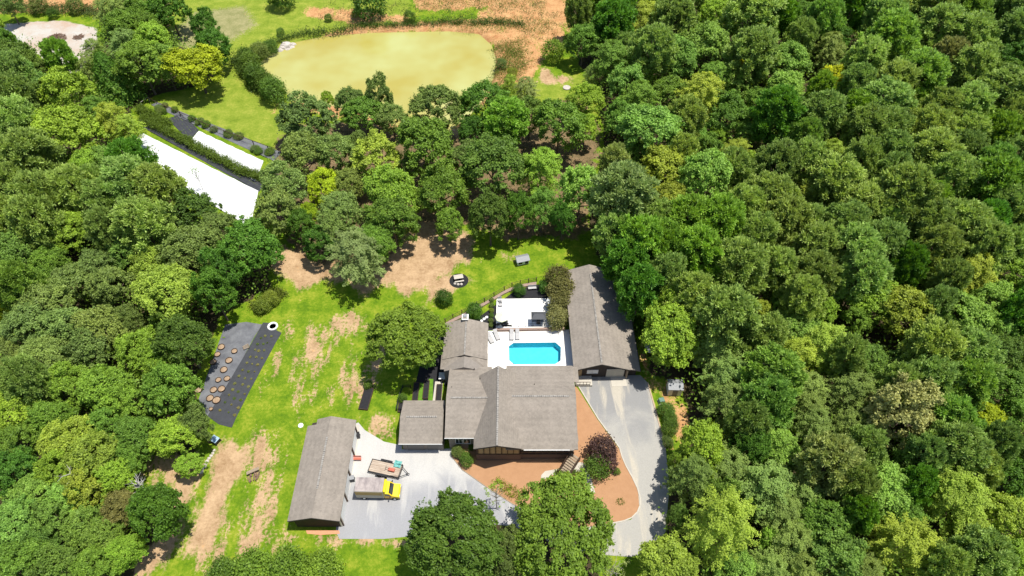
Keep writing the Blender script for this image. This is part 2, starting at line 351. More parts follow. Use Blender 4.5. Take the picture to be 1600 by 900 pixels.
# paved and bedded surfaces
def yard_mat(name, light, grey, dust, y0, y1, streak):
    # two grades of stone or asphalt that meet along a ragged line, with dust streaks
    m = bpy.data.materials.new(name); m.use_nodes = True; n = m.node_tree; b = n.nodes['Principled BSDF']; b.inputs['Roughness'].default_value = 0.92; b.inputs['Specular IOR Level'].default_value = 0.15; L = n.links.new
    tc = n.nodes.new('ShaderNodeTexCoord'); sx = n.nodes.new('ShaderNodeSeparateXYZ'); L(tc.outputs['Object'], sx.inputs[0])
    def noise(sc, d, st=None, rot=0):
        mp = n.nodes.new('ShaderNodeMapping'); L(tc.outputs['Object'], mp.inputs[0])
        if st: mp.inputs['Scale'].default_value = st; mp.inputs['Rotation'].default_value = (0,0,rot)
        q = n.nodes.new('ShaderNodeTexNoise'); q.inputs['Scale'].default_value = sc; q.inputs['Detail'].default_value = d; q.inputs['Roughness'].default_value = 0.6; q.inputs['Distortion'].default_value = 0.6; L(mp.outputs[0], q.inputs[0]); return q.outputs[0]
    def mr(x, a, c):
        q = n.nodes.new('ShaderNodeMapRange'); q.interpolation_type = 'SMOOTHSTEP'; q.inputs[1].default_value = a; q.inputs[2].default_value = c; L(x, q.inputs[0]); return q.outputs[0]
    def ma(op, a, c):
        q = n.nodes.new('ShaderNodeMath'); q.operation = op
        for i, x in enumerate((a, c)):
            if isinstance(x, (int, float)): q.inputs[i].default_value = x
            else: L(x, q.inputs[i])
        return q.outputs[0]
    def mix(f, a, c):
        q = n.nodes.new('ShaderNodeMix'); q.data_type = 'RGBA'; L(f, q.inputs[0])
        for i, x in ((6,a),(7,c)):
            if isinstance(x, tuple): q.inputs[i].default_value = (*x,1)
            else: L(x, q.inputs[i])
        return q.outputs[2]
    big = noise(0.16, 5); f = mr(ma('ADD', mr(sx.outputs[1], y0, y1), ma('MULTIPLY', ma('SUBTRACT', big, 0.5), 1.8)), 0.15, 0.85)
    c = mix(f, grey, light); c = mix(ma('MULTIPLY', mr(noise(0.5, 7, (1.0, 0.16, 1), streak), 0.50, 0.66), 0.8), c, dust)
    fine = mr(noise(7, 5), 0.3, 0.75); dk = mix(ma('MULTIPLY', ma('SUBTRACT', 1.0, fine), 0.22), c, (0.12,0.115,0.11)); L(dk, b.inputs['Base Color'])
    bp = n.nodes.new('ShaderNodeBump'); bp.inputs['Strength'].default_value = 0.3; bp.inputs['Distance'].default_value = 0.03; L(noise(18, 3), bp.inputs['Height']); L(bp.outputs[0], b.inputs['Normal']); return m
gravel = painted('pale_gravel', (0.50,0.475,0.44), (0.33,0.33,0.345)); gravel = yard_mat('yard_gravel', (0.50,0.485,0.455), (0.315,0.315,0.325), (0.46,0.45,0.43), 39.0, 46.0, 0.9)
asph = yard_mat('dusty_asphalt', (0.26,0.257,0.25), (0.37,0.355,0.32), (0.50,0.45,0.36), 44.0, 60.0, 0.25)
sheet('gravel_yard', [(540,668),(560,660),(570,672),(600,690),(628,696),(628,702),(706,701),(705,712),(722,733),(760,760),(800,786),(840,806),(880,826),(850,842),(800,822),(760,818),(700,836),(640,838),(600,842),(530,842),(525,830)], -0.3, 0.02, gravel)
sheet('driveway', [(903,601),(925,588),(1000,586),(1012,598),(1024,640),(1040,700),(1046,760),(1040,830),(1020,862),(985,870),(930,866),(860,850),(840,830),(880,826),(930,822),(960,816),(986,812),(999,794),(997,765),(978,728),(968,700),(935,655)], -0.3, 0.04, asph, smooth=0)
sheet('mulch_bed', [(706,700),(706,714),(722,734),(760,761),(800,787),(840,807),(880,827),(930,823),(958,817),(975,814),(987,809),(996,800),(1000,790),(1000,778),(996,763),(988,746),(978,728),(967,701),(934,656),(902,606),(893,600),(893,700)], -0.3, 0.03, M['mulch'])
def edging(pts, wd=0.14, z=0.13):
    b = MB(); q = [P(a, c) for a, c in pts]
    for a, c in zip(q[:-1], q[1:]):
        d = Vector((c[0]-a[0], c[1]-a[1])); nrm = Vector((-d.y, d.x)).normalized() * wd / 2
        b.prism([(a[0]+nrm.x, a[1]+nrm.y), (c[0]+nrm.x, c[1]+nrm.y), (c[0]-nrm.x, c[1]-nrm.y), (a[0]-nrm.x, a[1]-nrm.y)], -0.1, z)
    return b
tag(edging([(903,602),(935,655),(968,700),(972,714),(978,728),(988,746),(996,763),(1000,778),(1000,790),(996,800),(987,809),(975,814),(960,817),(930,823)], 0.17, 0.10).build('kerb', M['concrete']), kind='structure')
tag(edging([(706,714),(722,734),(760,761),(800,787),(840,807)], 0.12, 0.09).build('bed_edging', M['wood']), kind='structure')
tag(edging([(1012,598),(1024,640),(1040,700)], 0.2).build('driveway_kerb', M['soil']), kind='structure')
sheet('front_walk', [(846,742),(852,736),(870,733),(884,730),(896,728),(905,722),(916,724),(920,735),(924,748),(930,770),(920,770),(914,752),(908,742),(884,741),(862,742),(855,748),(845,748)], -0.1, 0.07, M['concrete'])
sheet('garage_apron', [(527,829),(545,770),(560,690),(562,664),(554,664)], -0.2, 0.026, M['concrete'])
sheet('door_pad', [(954,588),(977,587),(980,603),(956,604)], -0.1, 0.075, M['concrete'])
sheet('pool_deck', [(763,517.5),(889,515),(896,574),(762,574)], -2.2, 0.10, M['deck']) if False else None
sheet('terrace', [(776,467),(852,466),(870,480),(862,512.5),(775,512.5)], -0.2, 0.55, M['deck'])
sheet('terrace_planting_bed', [(742,500),(772,478),(800,458),(830,446),(875,441),(882,470),(882,514),(763,516),(760,505)], -0.2, 0.05, M['blackmulch'])
sheet('side_planting_bed', [(672,522),(695,505),(700,560),(688,600),(665,640),(640,640),(655,575)], -0.2, 0.03, M['blackmulch'])
sheet('side_path', [(680,596),(692,596),(690,626),(676,626)], -0.1, 0.06, M['concrete'])

# pool deck with an opening for the pool
pool = [P(a, b, 0.1) for a, b in [(795,541),(802,535.8),(868,535),(876.5,542.5),(876,563.5),(867.5,569),(803,569.5),(795.5,563)]]
dk = [P(a, b, 0.1) for a, b in [(762,517),(889,515),(897,576),(761,576)]]
def ring_faces():
    b = MB(); o = [dk[0], dk[1], dk[2], dk[3]]; z = 0.10
    vs = [(x, y, z) for x, y in o + pool] + [(x, y, -0.1) for x, y in o]
    b.add(vs, [(4,5,6,1,0)[::-1], (6,7,1)[::-1], (7,8,9,2,1)[::-1], (9,10,2)[::-1], (10,11,3,2)[::-1], (11,4,0,3)[::-1], (0,1,13,12)[::-1],(1,2,14,13)[::-1],(2,3,15,14)[::-1],(3,0,12,15)[::-1]])
    return b
tag(ring_faces().build('pool_deck', M['deck']), kind='structure')
def pool_liner():
    m = mat('pool_liner', (0.17,0.57,0.64), 0.6, (0.11,0.48,0.58), 1.1, 0.6); return m
pt = thing('swimming_pool', 'turquoise swimming pool with clipped corners set in the white deck', 'swimming pool', (3.8, 65.4, 0))
off = (3.8, 65.4, 0)
b = MB(); n_ = 8
vs = [(x-off[0], y-off[1], 0.085) for x, y in pool] + [(x-off[0], y-off[1], -1.3) for x, y in pool]
b.add(vs, [(i, n_+i, n_+(i+1)%n_, (i+1)%n_) for i in range(n_)] + [tuple(range(n_, 2*n_))]); b.build('basin', pool_liner(), pt)
b = MB(); cx, cy = sum(p[0] for p in pool)/8, sum(p[1] for p in pool)/8
vs = [((x-cx)*k+cx-off[0], (y-cy)*k2+cy-off[1], 0.125) for k, k2 in ((0.999,0.999),(1.045,1.09)) for x, y in pool] + [((x-cx)*1.045+cx-off[0], (y-cy)*1.09+cy-off[1], 0.09) for x, y in pool] + [(x-off[0], y-off[1], 0.05) for x, y in pool]
b.add(vs, [(i, (i+1)%8, 8+(i+1)%8, 8+i) for i in range(8)] + [(8+i, 8+(i+1)%8, 16+(i+1)%8, 16+i) for i in range(8)] + [(i, 24+i, 24+(i+1)%8, (i+1)%8) for i in range(8)])
b.build('coping', M['deck'], pt)
wm = bpy.data.materials.new('pool_water'); wm.use_nodes = True; n = wm.node_tree; n.nodes.remove(n.nodes['Principled BSDF'])
tr = n.nodes.new('ShaderNodeBsdfTransparent'); tr.inputs[0].default_value = (0.62, 0.93, 0.97, 1); gl = n.nodes.new('ShaderNodeBsdfGlossy'); gl.inputs['Roughness'].default_value = 0.05
fr = n.nodes.new('ShaderNodeFresnel'); fr.inputs[0].default_value = 1.33; mx = n.nodes.new('ShaderNodeMixShader'); nn = n.nodes.new('ShaderNodeTexNoise'); nn.inputs['Scale'].default_value = 2.5
bp = n.nodes.new('ShaderNodeBump'); bp.inputs['Strength'].default_value = 0.3; bp.inputs['Distance'].default_value = 0.05
for a, c in ((nn.outputs[0], bp.inputs['Height']), (bp.outputs[0], gl.inputs['Normal']), (fr.outputs[0], mx.inputs[0]), (tr.outputs[0], mx.inputs[1]), (gl.outputs[0], mx.inputs[2]), (mx.outputs[0], n.nodes['Material Output'].inputs[0])): n.links.new(a, c)
MB().add([(x-off[0], y-off[1], -0.02) for x, y in pool], [tuple(range(8))[::-1]]).build('water', wm, pt)
x0 = pool[0][0]-off[0]+0.02; b = MB()
for k in range(3): b.box(x0+0.02*k, x0+0.5+0.32*k, -1.5, 1.3, -1.28+0.0*k, -0.35-0.3*k)
b.build('steps', pool_liner(), pt)

# ---------------- roofs and buildings ----------------
def gable(b, caps, x0, x1, y0, y1, ze, zr, axis, r=None, ze2=None, t=0.16, prow=0, cap=(0.8, 0.8)):
    """gable roof; axis = direction of the ridge; r = ridge position across; ze2 = other eave height"""
    ze2 = ze if ze2 is None else ze2
    if axis == 'y':
        r = (x0+x1)/2 if r is None else r
        b.slab((x0,y0,ze),(r,y0-prow,zr),(r,y1,zr),(x0,y1,ze), t)
        b.slab((r,y0-prow,zr),(x1,y0,ze2),(x1,y1,ze2),(r,y1,zr), t)
        if caps is not None:
            a, c = y0-prow+cap[0], y1-cap[1]; k = int((c-a)/0.3)
            caps.box(r-0.13, r+0.13, a, c, zr-0.03, zr+0.06)
            for i in range(k+1): caps.box(r-0.15, r+0.15, a+i*0.3, a+i*0.3+0.06, zr-0.02, zr+0.085, 1)
    else:
        r = (y0+y1)/2 if r is None else r
        b.slab((x0,y0,ze),(x1,y0,ze),(x1,r,zr),(x0,r,zr), t)
        b.slab((x0,r,zr),(x1,r,zr),(x1,y1,ze2),(x0,y1,ze2), t)
        if caps is not None:
            a, c = x0+cap[0], x1-cap[1]; k = int((c-a)/0.3)
            caps.box(a, c, r-0.13, r+0.13, zr-0.03, zr+0.06)
            for i in range(k+1): caps.box(a+i*0.3, a+i*0.3+0.06, r-0.15, r+0.15, zr-0.02, zr+0.085, 1)
def gable_wall(b, x0, x1, y0, y1, z0, ze, zr, axis, r=None, ze2=None, mi=0):
    ze2 = ze if ze2 is None else ze2
    if axis == 'y':
        r = (x0+x1)/2 if r is None else r
        pf = [(x0,z0),(x1,z0),(x1,ze2),(r,zr),(x0,ze)]; vs = [(x,y0,z) for x,z in pf] + [(x,y1,z) for x,z in pf]
    else:
        r = (y0+y1)/2 if r is None else r
        pf = [(y0,z0),(y1,z0),(y1,ze2),(r,zr),(y0,ze)]; vs = [(x1,y,z) for y,z in pf] + [(x0,y,z) for y,z in pf]
    b.add(vs, [(0,1,2,3,4),(9,8,7,6,5)] + [(i,5+i,5+(i+1)%5,(i+1)%5) for i in range(5)], mi)
def window(parent, x0, x1, z0, z1, y, pane='glass', frame='white_trim', divs=2):
    b = MB(); f = 0.07
    b.box(x0-f,x1+f,y-0.05,y+0.02,z1,z1+f); b.box(x0-f,x1+f,y-0.07,y+0.02,z0-f,z0); b.box(x0-f,x0,y-0.05,y+0.02,z0,z1); b.box(x1,x1+f,y-0.05,y+0.02,z0,z1)
    for i in range(1, divs): xx = x0+(x1-x0)*i/divs; b.box(xx-0.025,xx+0.025,y-0.045,y+0.02,z0,z1)
    wn = b.build('window', M[frame], parent); MB().box(x0,x1,y-0.02,y+0.015,z0,z1).build('pane', M[pane], wn); return wn
CAPM = [M['cap'], mat('vent_dash', (0.40,0.37,0.33), 0.9)]

# main house
hs = thing('ranch_house', 'large grey shingled house south of the swimming pool with pointed front gable', 'house', (-2, 52, 0)); ho = Vector((-2, 52, 0))
def sub(mb, o=ho): mb.v = [(x-o.x, y-o.y, z-o.z) for x, y, z in mb.v]; return mb
rb = MB(); cbs = []
def ncb():
    cbs.append(MB()); return cbs[-1]
XR = -2.1
gable(rb, ncb(), -0.9, 9.6, 45.75, 60.25, 4.0, 6.1, 'x', r=(95-6.1)*0.6009, cap=(0.9, 1.0))      # east wing
gable(rb, ncb(), -9.9, -3.2, 47.6, 60.3, 4.0, 5.8, 'x', r=(95-5.8)*0.5979, ze2=3.65, cap=(0.7, 0.3))     # west wing
gable(rb, ncb(), -5.6, 1.55, 45.85, 58.1, 4.0, 7.25, 'y', r=XR, prow=1.15, cap=(0.05, 0.05))
rb.slab((9.55,57.2,4.1),(10.45,57.2,3.85),(10.45,60.15,3.7),(9.55,60.15,3.95), 0.12)
rb.slab((8.4,45.6,4.0),(9.0,45.6,4.0),(9.75,47.2,4.02),(9.6,49.0,4.4), 0.14)
gable(rb, ncb(), -11.2, -3.95, 61.7, 69.0, 3.6, 4.95, 'y', cap=(0.1, 0.3))
rb.slab((-11.45,60.0,3.35),(-3.9,60.0,3.35),(-6.6,62.0,4.5),(-8.6,62.0,4.5), 0.14); rb.slab((-11.45,60.0,3.35),(-8.6,62.0,4.5),(-8.6,63,4.45),(-11.4,63,3.42), 0.14); rb.slab((-6.6,62.0,4.5),(-3.9,60.0,3.35),(-3.9,63,3.4),(-6.6,63,4.45), 0.14)
roof = sub(rb).build('roof', M['shingle'], hs); [sub(q).build('ridge_vent', CAPM, roof) for q in cbs]
for px_, py_, z in [(835,601.5,5.2),(706,606,4.9),(741,577,4.1),(750,592,4.6)]:
    x, y = P(px_, py_, z); sub(MB().bar((x,y,z-0.3),(x,y,z+0.35),0.06,0.06,8)).build('vent_pipe', M['fascia'], roof)
b = MB(); gut = MB()
gable_wall(b, 1.3, 9.1, 46.35, 59.8, 0, 3.75, 5.75, 'x', r=53.4)
gable_wall(b, -9.4, -3.4, 48.0, 59.8, 0, 3.75, 5.5, 'x', r=53.3, ze2=3.4)
gable_wall(b, -10.8, -4.35, 59.6, 68.6, 0, 3.4, 4.55, 'y')
sub(b).build('wall', M['greige'], hs)
b = MB(); gable_wall(b, -5.2, 1.2, 46.1, 57.6, 0, 3.9, 6.75, 'y', r=XR); b.box(1.0, 9.2, 46.28, 46.34, 0, 2.1); b.box(-5.3,1.3,46.0,46.09,0,2.0)
sub(b).build('brick_wall', M['brick'], hs)
b = MB(); b.box(1.6, 8.6, 46.2, 46.27, 2.2, 3.7); sub(b).build('porch_shade', M['black'], hs)  # black sheet standing in for the shade inside the recessed porch
b = MB()
for i in range(8): b.box(1.5+i*1.0-0.05, 1.5+i*1.0+0.05, 45.95, 46.1, 2.0, 3.8)
b.box(1.4,8.7,45.93,46.12,2.0,2.12); b.box(1.4,8.7,45.95,46.1,2.85,2.93)
sub(b).build('porch_railing', M['fascia'], hs)
for i in range(7):     # tall panels under the prow
    x = -4.95 + i*0.87; top = 3.3 + 2.9*(1-abs(x+0.4-XR)/3.6)
    fr = sub(MB().box(x, x+0.78, 46.03, 46.085, 2.1, top-0.15)).build('gable_panel', M['tan_panel'], hs)
b = MB()
for i in range(8): x = -5.0+i*0.87; top = 3.4+2.9*(1-min(1,abs(x-XR)/3.6)); b.box(x-0.05, x+0.05, 45.9, 46.07, 2.0, top)
b.box(-5.1,1.2,45.92,46.06,2.0,2.1); sub(b).build('gable_framing', M['darkwood'], hs)
for x in (-8.4, -7.2):
    wn = window(hs, x-ho.x, x+0.95-ho.x, 1.6, 2.9, 48.0-ho.y)
sub(MB().box(-9.95,-5.5,47.52,47.60,3.86,3.99)).build('gutter', M['white_trim'], hs); sub(MB().box(1.7,8.4,45.62,45.74,3.84,3.99)).build('gutter', M['white_trim'], hs)
# prow fascia
b = MB()
for xa in (-5.6, 1.55):
    b.slab((xa,45.83,3.98),(XR,44.68,7.22),(XR,44.73,7.22),(xa,45.88,3.98),0.3)
sub(b).build('fascia', M['fascia'], hs)
b = MB(); b.add([(-9.3,61.68,4.05),(-5.9,61.68,4.05),(-7.58,61.68,4.75)],[(0,1,2)]).add([(-9.3,61.72,4.05),(-5.9,61.72,4.05),(-7.58,61.72,4.75)],[(2,1,0)]); sub(b).build('gable_vent', M['fascia'], hs)
# chimney at north end
ch = sub(MB().box(-8.2,-7.3,68.5,69.5,0,5.3).box(-8.15,-7.35,68.55,69.45,5.34,5.5)).build('chimney', M['concrete'], hs); sub(MB().box(-8.3,-7.2,68.4,69.6,5.3,5.34).box(-8.0,-7.5,68.7,69.3,5.5,5.75,1)).build('chimney_cap', [M['white'], M['greymetal']], ch)
# stairs at SE corner, going down to the walk
st = thing('front_steps', 'wooden front steps with dark handrails at the right corner of the house', 'steps', (9.2, 45.6, 0), R(-38))
b = MB()
for i in range(9): b.box(-0.75, 0.75, -0.32*(i+1)+0.3, -0.32*i+0.3, 1.9-0.2*i-0.06, 1.9-0.2*i)
b.build('tread', M['wood'], st)
for s in (-1, 1):
    b = MB(); b.bar((s*0.8,0.3,2.85),(s*0.8,-2.7,1.05),0.06); b.bar((s*0.8,0.3,1.95),(s*0.8,-2.7,0.15),0.08)
    for k in range(7): t = k/6; b.bar((s*0.8,0.3-3*t,1.9-1.8*t),(s*0.8,0.3-3*t,2.85-1.8*t),0.05)
    b.box(s*0.8-0.08,s*0.8+0.08,-2.85,-2.7,0,1.25); b.build('handrail', M['darkwood'], st)
sp = thing('side_stoop', 'small concrete side porch with dark railing at right of house', 'porch', (*P(912,597),0))
MB().box(-1.35,1.3,-0.9,1.1,0,0.45).build('slab', M['concrete'], sp)
b = MB(); b.box(-1.3,0.9,-0.88,-0.82,1.3,1.38); b.box(-1.3,0.9,-0.88,-0.82,0.6,0.66)
for i in range(5): b.box(-1.3+i*0.54,-1.24+i*0.54,-0.88,-0.82,0.45,1.35)
b.build('railing', M['darkwood'], sp)

# attached two-car garage
ag = thing('attached_garage', 'small double garage with grey roof at left end of house', 'garage', (-13.3, 51, 0)); o2 = Vector((-13.3, 51, 0))
rb, cb = MB(), MB(); gable(rb, cb, -16.75, -10.35, 47.25, 54.6, 2.85, 4.3, 'x', cap=(0.9,0.9))
rf = sub(rb,o2).build('roof', M['shingle'], ag); sub(cb,o2).build('ridge_vent', CAPM, rf)
b = MB(); gable_wall(b, -16.4, -10.3, 47.75, 54.2, 0, 2.65, 4.0, 'x'); sub(b,o2).build('wall', M['greige'], ag)
for x in (-15.7,-12.75):
    d = sub(MB().box(x,x+2.45,47.68,47.76,0,2.15),o2).build('garage_door', M['garage_door'], ag)
    b = MB()
    for k in range(4): b.box(x,x+2.45,47.65,47.675,0.02+k*0.54,0.5+k*0.54)
    sub(b,o2).build('door_panel', M['garage_door'], d)
sub(MB().box(-16.8,-10.3,47.15,47.24,2.72,2.85),o2).build('gutter', M['white_trim'], ag)
sub(MB().box(-16.9,-16.76,47.2,54.6,2.6,2.84),o2).build('fascia', M['fascia'], ag)
b = MB(); sub(b.box(-9.95,-9.3,47.55,47.65,3.0,3.3),o2)

# pool house
ph = thing('pool_house', 'long grey roofed pool house standing right of the swimming pool', 'building', (14.0, 60.2, 0), R(1.3)); o3 = Vector((14.0, 60.2, 0))
rb, cb = MB(), MB(); e1 = P(984,573.5,3.0)[0]
gable(rb, cb, 9.85, e1, 60.0, 81.2, 3.1, 4.75, 'y', r=14.2, ze2=3.0, cap=(0.3,2.2))
rb.slab((e1-0.05,60.1,2.98),(20.6,60.1,2.45),(20.6,73.8,2.45),(e1-0.05,73.8,2.98),0.14)
rf = sub(rb,o3).build('roof', M['shingle'], ph); sub(cb,o3).build('ridge_vent', CAPM, rf)
b = MB(); gable_wall(b, 10.4, e1-0.25, 60.7, 80.8, 0, 2.9, 4.45, 'y', r=14.2, ze2=2.75); b.box(e1-0.2,20.2,60.9,73.4,0,2.3); sub(b,o3).build('wall', M['dark_siding'], ph)
d = sub(MB().box(15.3,18.2,60.6,60.68,0,2.35),o3).build('garage_door', M['concrete'], ph)
sub(MB().box(18.5,18.75,60.3,60.9,0,2.8),o3).build('corner_post', M['wood'], ph)
window(ph, 12.2-o3.x, 13.9-o3.x, 1.2, 2.1, 60.69-o3.y, 'white', 'white_trim'); sub(MB().box(10.5,11.3,60.62,60.68,0.45,2.3),o3).build('door', M['tan_panel'], ph)
b = MB(); b.slab((9.85,59.93,3.08),(14.2,59.93,4.73),(14.2,59.99,4.73),(9.85,59.99,3.08),0.22); b.slab((14.2,59.93,4.73),(e1,59.93,2.98),(e1,59.99,2.98),(14.2,59.99,4.73),0.22); b.box(20.6,20.7,60.1,73.8,2.25,2.45); sub(b,o3).build('fascia', M['fascia'], ph)

# detached garage
dg = thing('detached_garage', 'long grey roofed garage with cream bays beside the gravel yard', 'garage', (-27, 43, 0)); o4 = Vector((-27, 43, 0))
rb, cb = MB(), MB(); gable(rb, None, -30.65, -23.5, 35.5, 50.0, 3.2, 4.4, 'y'); gable(rb, None, -29.3, -23.5, 50.0, 51.0, 3.45, 4.4, 'y', r=-27.075, ze2=3.2)
a_, c_ = 39.6, 47.6
cb.box(-27.2,-26.95,a_,c_,4.37,4.46); [cb.box(-27.23,-26.92,a_+i*0.3,a_+i*0.3+0.06,4.38,4.485,1) for i in range(27)]
rf = sub(rb,o4).build('roof', M['shingle'], dg); sub(cb,o4).build('ridge_vent', CAPM, rf)
b = MB(); gable_wall(b, -30.1, -23.95, 35.95, 50.6, 0, 3.0, 4.1, 'y'); sub(b,o4).build('wall', M['dark_siding'], dg)
b = MB(); b.box(-23.94,-23.75,35.95,50.6,0.0,2.95); sub(b,o4).build('bay_wall', M['cream'], dg)
for i in range(4):
    y = 36.6+i*3.5; d = sub(MB().box(-23.74,-23.69,y,y+2.8,0.03,2.3),o4).build('bay_door', M['white'], dg)
for i in range(5): y = 36.05+i*3.5; sub(MB().box(-23.95,-23.55,y,y+0.16,0,3.0),o4).build('pilaster', M['brick'], dg)
b = MB(); b.slab((-30.65,35.44,3.18),(-27.075,35.44,4.38),(-27.075,35.49,4.38),(-30.65,35.49,3.18),0.22); b.slab((-27.075,35.44,4.38),(-23.5,35.44,3.18),(-23.5,35.49,3.18),(-27.075,35.49,4.38),0.22); sub(b,o4).build('fascia', M['fascia'], dg)
tag(MB().prism([P(a,c) for a,c in [(478,829),(530,829),(531,834),(500,836),(480,834)]],0,0.05).build('brick_path', M['orange']), kind='structure')

# ---------------- box truck ----------------
tk = thing('box_truck', 'yellow cab box truck with soiled white cargo box on the gravel', 'truck', (-20.1, 40.9, 0.02), R(-1.5))
MB().box(-2.15,1.85,-1.08,1.08,0.75,2.86).build('cargo_box', M['boxside'], tk, bevel=0.03)
MB().box(-2.12,1.82,-1.05,1.05,2.862,2.90).build('box_roof', M['boxroof'], tk, bevel=0.02)
for s in (-1,1): MB().box(-2.1,1.7,min(s*1.082,s*1.1),max(s*1.082,s*1.1),1.7,2.6).build('side_stripe', M['ochre'], tk)
b = MB(); pf = [(1.86,0.55),(4.0,0.55),(4.0,1.05),(3.85,1.2),(3.05,1.32),(2.55,2.02),(1.86,2.1)]
vs = [(x,-0.98,z) for x,z in pf]+[(x,0.98,z) for x,z in pf]; k = len(pf)
b.add(vs, [tuple(range(k)), tuple(range(k,2*k))[::-1]]+[(i,k+i,k+(i+1)%k,(i+1)%k) for i in range(k)]); cab = b.build('cab', M['yellow'], tk, bevel=0.05)
b = MB(); b.box(1.86,2.2,-0.97,0.97,2.1,2.78); b.build('cab_fairing', M['yellow'], tk, bevel=0.12)
b = MB(); b.slab((3.06,-0.85,1.345),(3.06,0.85,1.345),(2.59,0.78,2.04),(2.59,-0.78,2.04),0.02); b.build('windscreen', M['glass'], tk)
for s in (-1,1):
    MB().box(2.0,2.75,min(s*0.983,s*1.0),max(s*0.983,s*1.0),1.4,1.9).build('side_window', M['glass'], tk)
    MB().box(1.95,2.95,min(s*0.984,s*0.998),max(s*0.984,s*0.998),0.6,1.36).build('door', M['yellow_side'], tk)
    MB().box(2.75,2.85,min(s*1.02,s*1.3),max(s*1.02,s*1.3),1.45,1.75).build('mirror', M['black'], tk)
    MB().box(3.98,4.03,s*0.7-0.14,s*0.7+0.14,0.8,0.98).build('headlight', M['white'], tk)
    for x in (-1.1,3.3):
        wh = MB().bar((x,s*0.78,0.4),(x,s*1.04,0.4),0.4,0.4,20).build('wheel', M['rubber'], tk); MB().bar((x,s*1.035,0.4),(x,s*1.06,0.4),0.2,0.18,14).build('rim', M['white'], wh)
MB().box(4.0,4.12,-0.95,0.95,0.45,0.62).build('bumper', M['greymetal'], tk, bevel=0.03)
MB().box(-2.3,1.9,-0.7,0.7,0.5,0.74).build('chassis', M['black'], tk)

# ---------------- trailer ----------------
tl = thing('utility_trailer', 'black flatbed trailer with worn plank deck parked behind the truck', 'trailer', (-18.65, 44.4, 0.02), R(-13))
b = MB()
for i in range(7): b.box(-2.35,2.3,-0.9+i*0.26,-0.9+i*0.26+0.24,0.6,0.65)
b.build('plank_deck', mat('pale_planks', (0.50,0.42,0.33), 0.85, (0.30,0.22,0.16), 1.6, 0.5, stretch=(0.4,2,1)), tl)
b = MB()
for s in (-1,1): b.box(-2.42,2.4,s*0.97-0.04,s*0.97+0.04,0.48,0.72)
b.box(-2.45,-2.37,-1.0,1.0,0.48,0.72); b.box(2.33,2.41,-1.0,1.0,0.48,0.72); b.box(2.33,2.39,-1.0,1.0,1.1,1.16)
for s in (-1,1): b.box(2.33,2.39,s*0.95-0.04,s*0.95+0.04,0.7,1.16); b.bar((1.0,s*0.95,0.75),(2.36,s*0.95,1.12),0.03)
b.build('frame', M['black'], tl)
b = MB(); b.bar((2.35,0.8,0.55),(3.5,0,0.5),0.05); b.bar((2.35,-0.8,0.55),(3.5,0,0.5),0.05); b.bar((3.45,0,0.5),(3.7,0,0.5),0.07); b.bar((3.3,0,0),(3.3,0,0.8),0.04); b.build('drawbar', M['black'], tl)
for s in (-1,1):
    MB().box(-1.05,0.55,s*1.16-0.14,s*1.16+0.14,0.72,0.78).box(-1.15,-1.05,s*1.16-0.14,s*1.16+0.14,0.45,0.75).box(0.55,0.65,s*1.16-0.14,s*1.16+0.14,0.45,0.75).build('fender', M['black'], tl, bevel=0.03)
    for x in (-0.65,0.15): MB().bar((x,s*1.05,0.34),(x,s*1.25,0.34),0.34,0.34,18).build('wheel', M['rubber'], tl)
jb = thing('red_mower', 'small red machine lying on the front of the flatbed trailer', 'machine', (*P(612,735,0.7),0.67), R(-13))
MB().box(-0.5,0.5,-0.25,0.25,0.05,0.4).build('body', M['red'], jb, bevel=0.06); MB().bar((-0.3,0,0.4),(-0.8,0,0.75),0.03).bar((-0.8,-0.25,0.75),(-0.8,0.25,0.75),0.03).build('handle', M['black'], jb)
jb = thing('teal_tarp', 'crumpled teal tarpaulin heaped at the front of the trailer', 'tarpaulin', (*P(621,726,0.7),0.67), R(-13))
rr = random.Random(3); b = MB(); g = [[(i*0.22-0.5, j*0.2-0.45, 0.05+rr.random()*0.25) for i in range(6)] for j in range(6)]
vs = [p for row in g for p in row]; b.add(vs, [(j*6+i, j*6+i+1, j*6+6+i+1, j*6+6+i) for j in range(5) for i in range(5)]); b.build('sheet', M['teal'], jb)

# bins and bench beside the detached garage
for (a, c, lab) in [(560,683,'dark wheeled bin at the north end of the cream garage bays'),(551.5,750.5,'dark wheeled bin between the garage and the truck')]:
    t = thing('wheeled_bin', lab, 'bin', (*P(a,c),0.03), 0.2, 'dark bins by the detached garage')
    MB().box(-0.3,0.3,-0.32,0.32,0.05,0.95).build('body', M['darkroof'], t, bevel=0.04); MB().box(-0.33,0.33,-0.36,0.36,0.955,1.02).build('lid', M['greymetal'] if c > 700 else M['black'], t, bevel=0.02)
    for s in (-1,1): MB().bar((s*0.28,0.28,0.1),(s*0.34,0.28,0.1),0.1).build('wheel', M['rubber'], t)
t = thing('red_bench', 'low faded red bench beside the cream garage doors', 'bench', (*P(558,720.5),0.03), 0)
MB().box(-0.65,0.65,0.0,0.4,0.4,0.45).build('seat', M['red'], t); MB().box(-0.65,0.65,0.42,0.47,0.5,0.85).build('backrest', M['red'], t)
for s in (-1,1): MB().box(s*0.55-0.04,s*0.55+0.04,0.02,0.38,0,0.4).build('leg', M['red'], t)

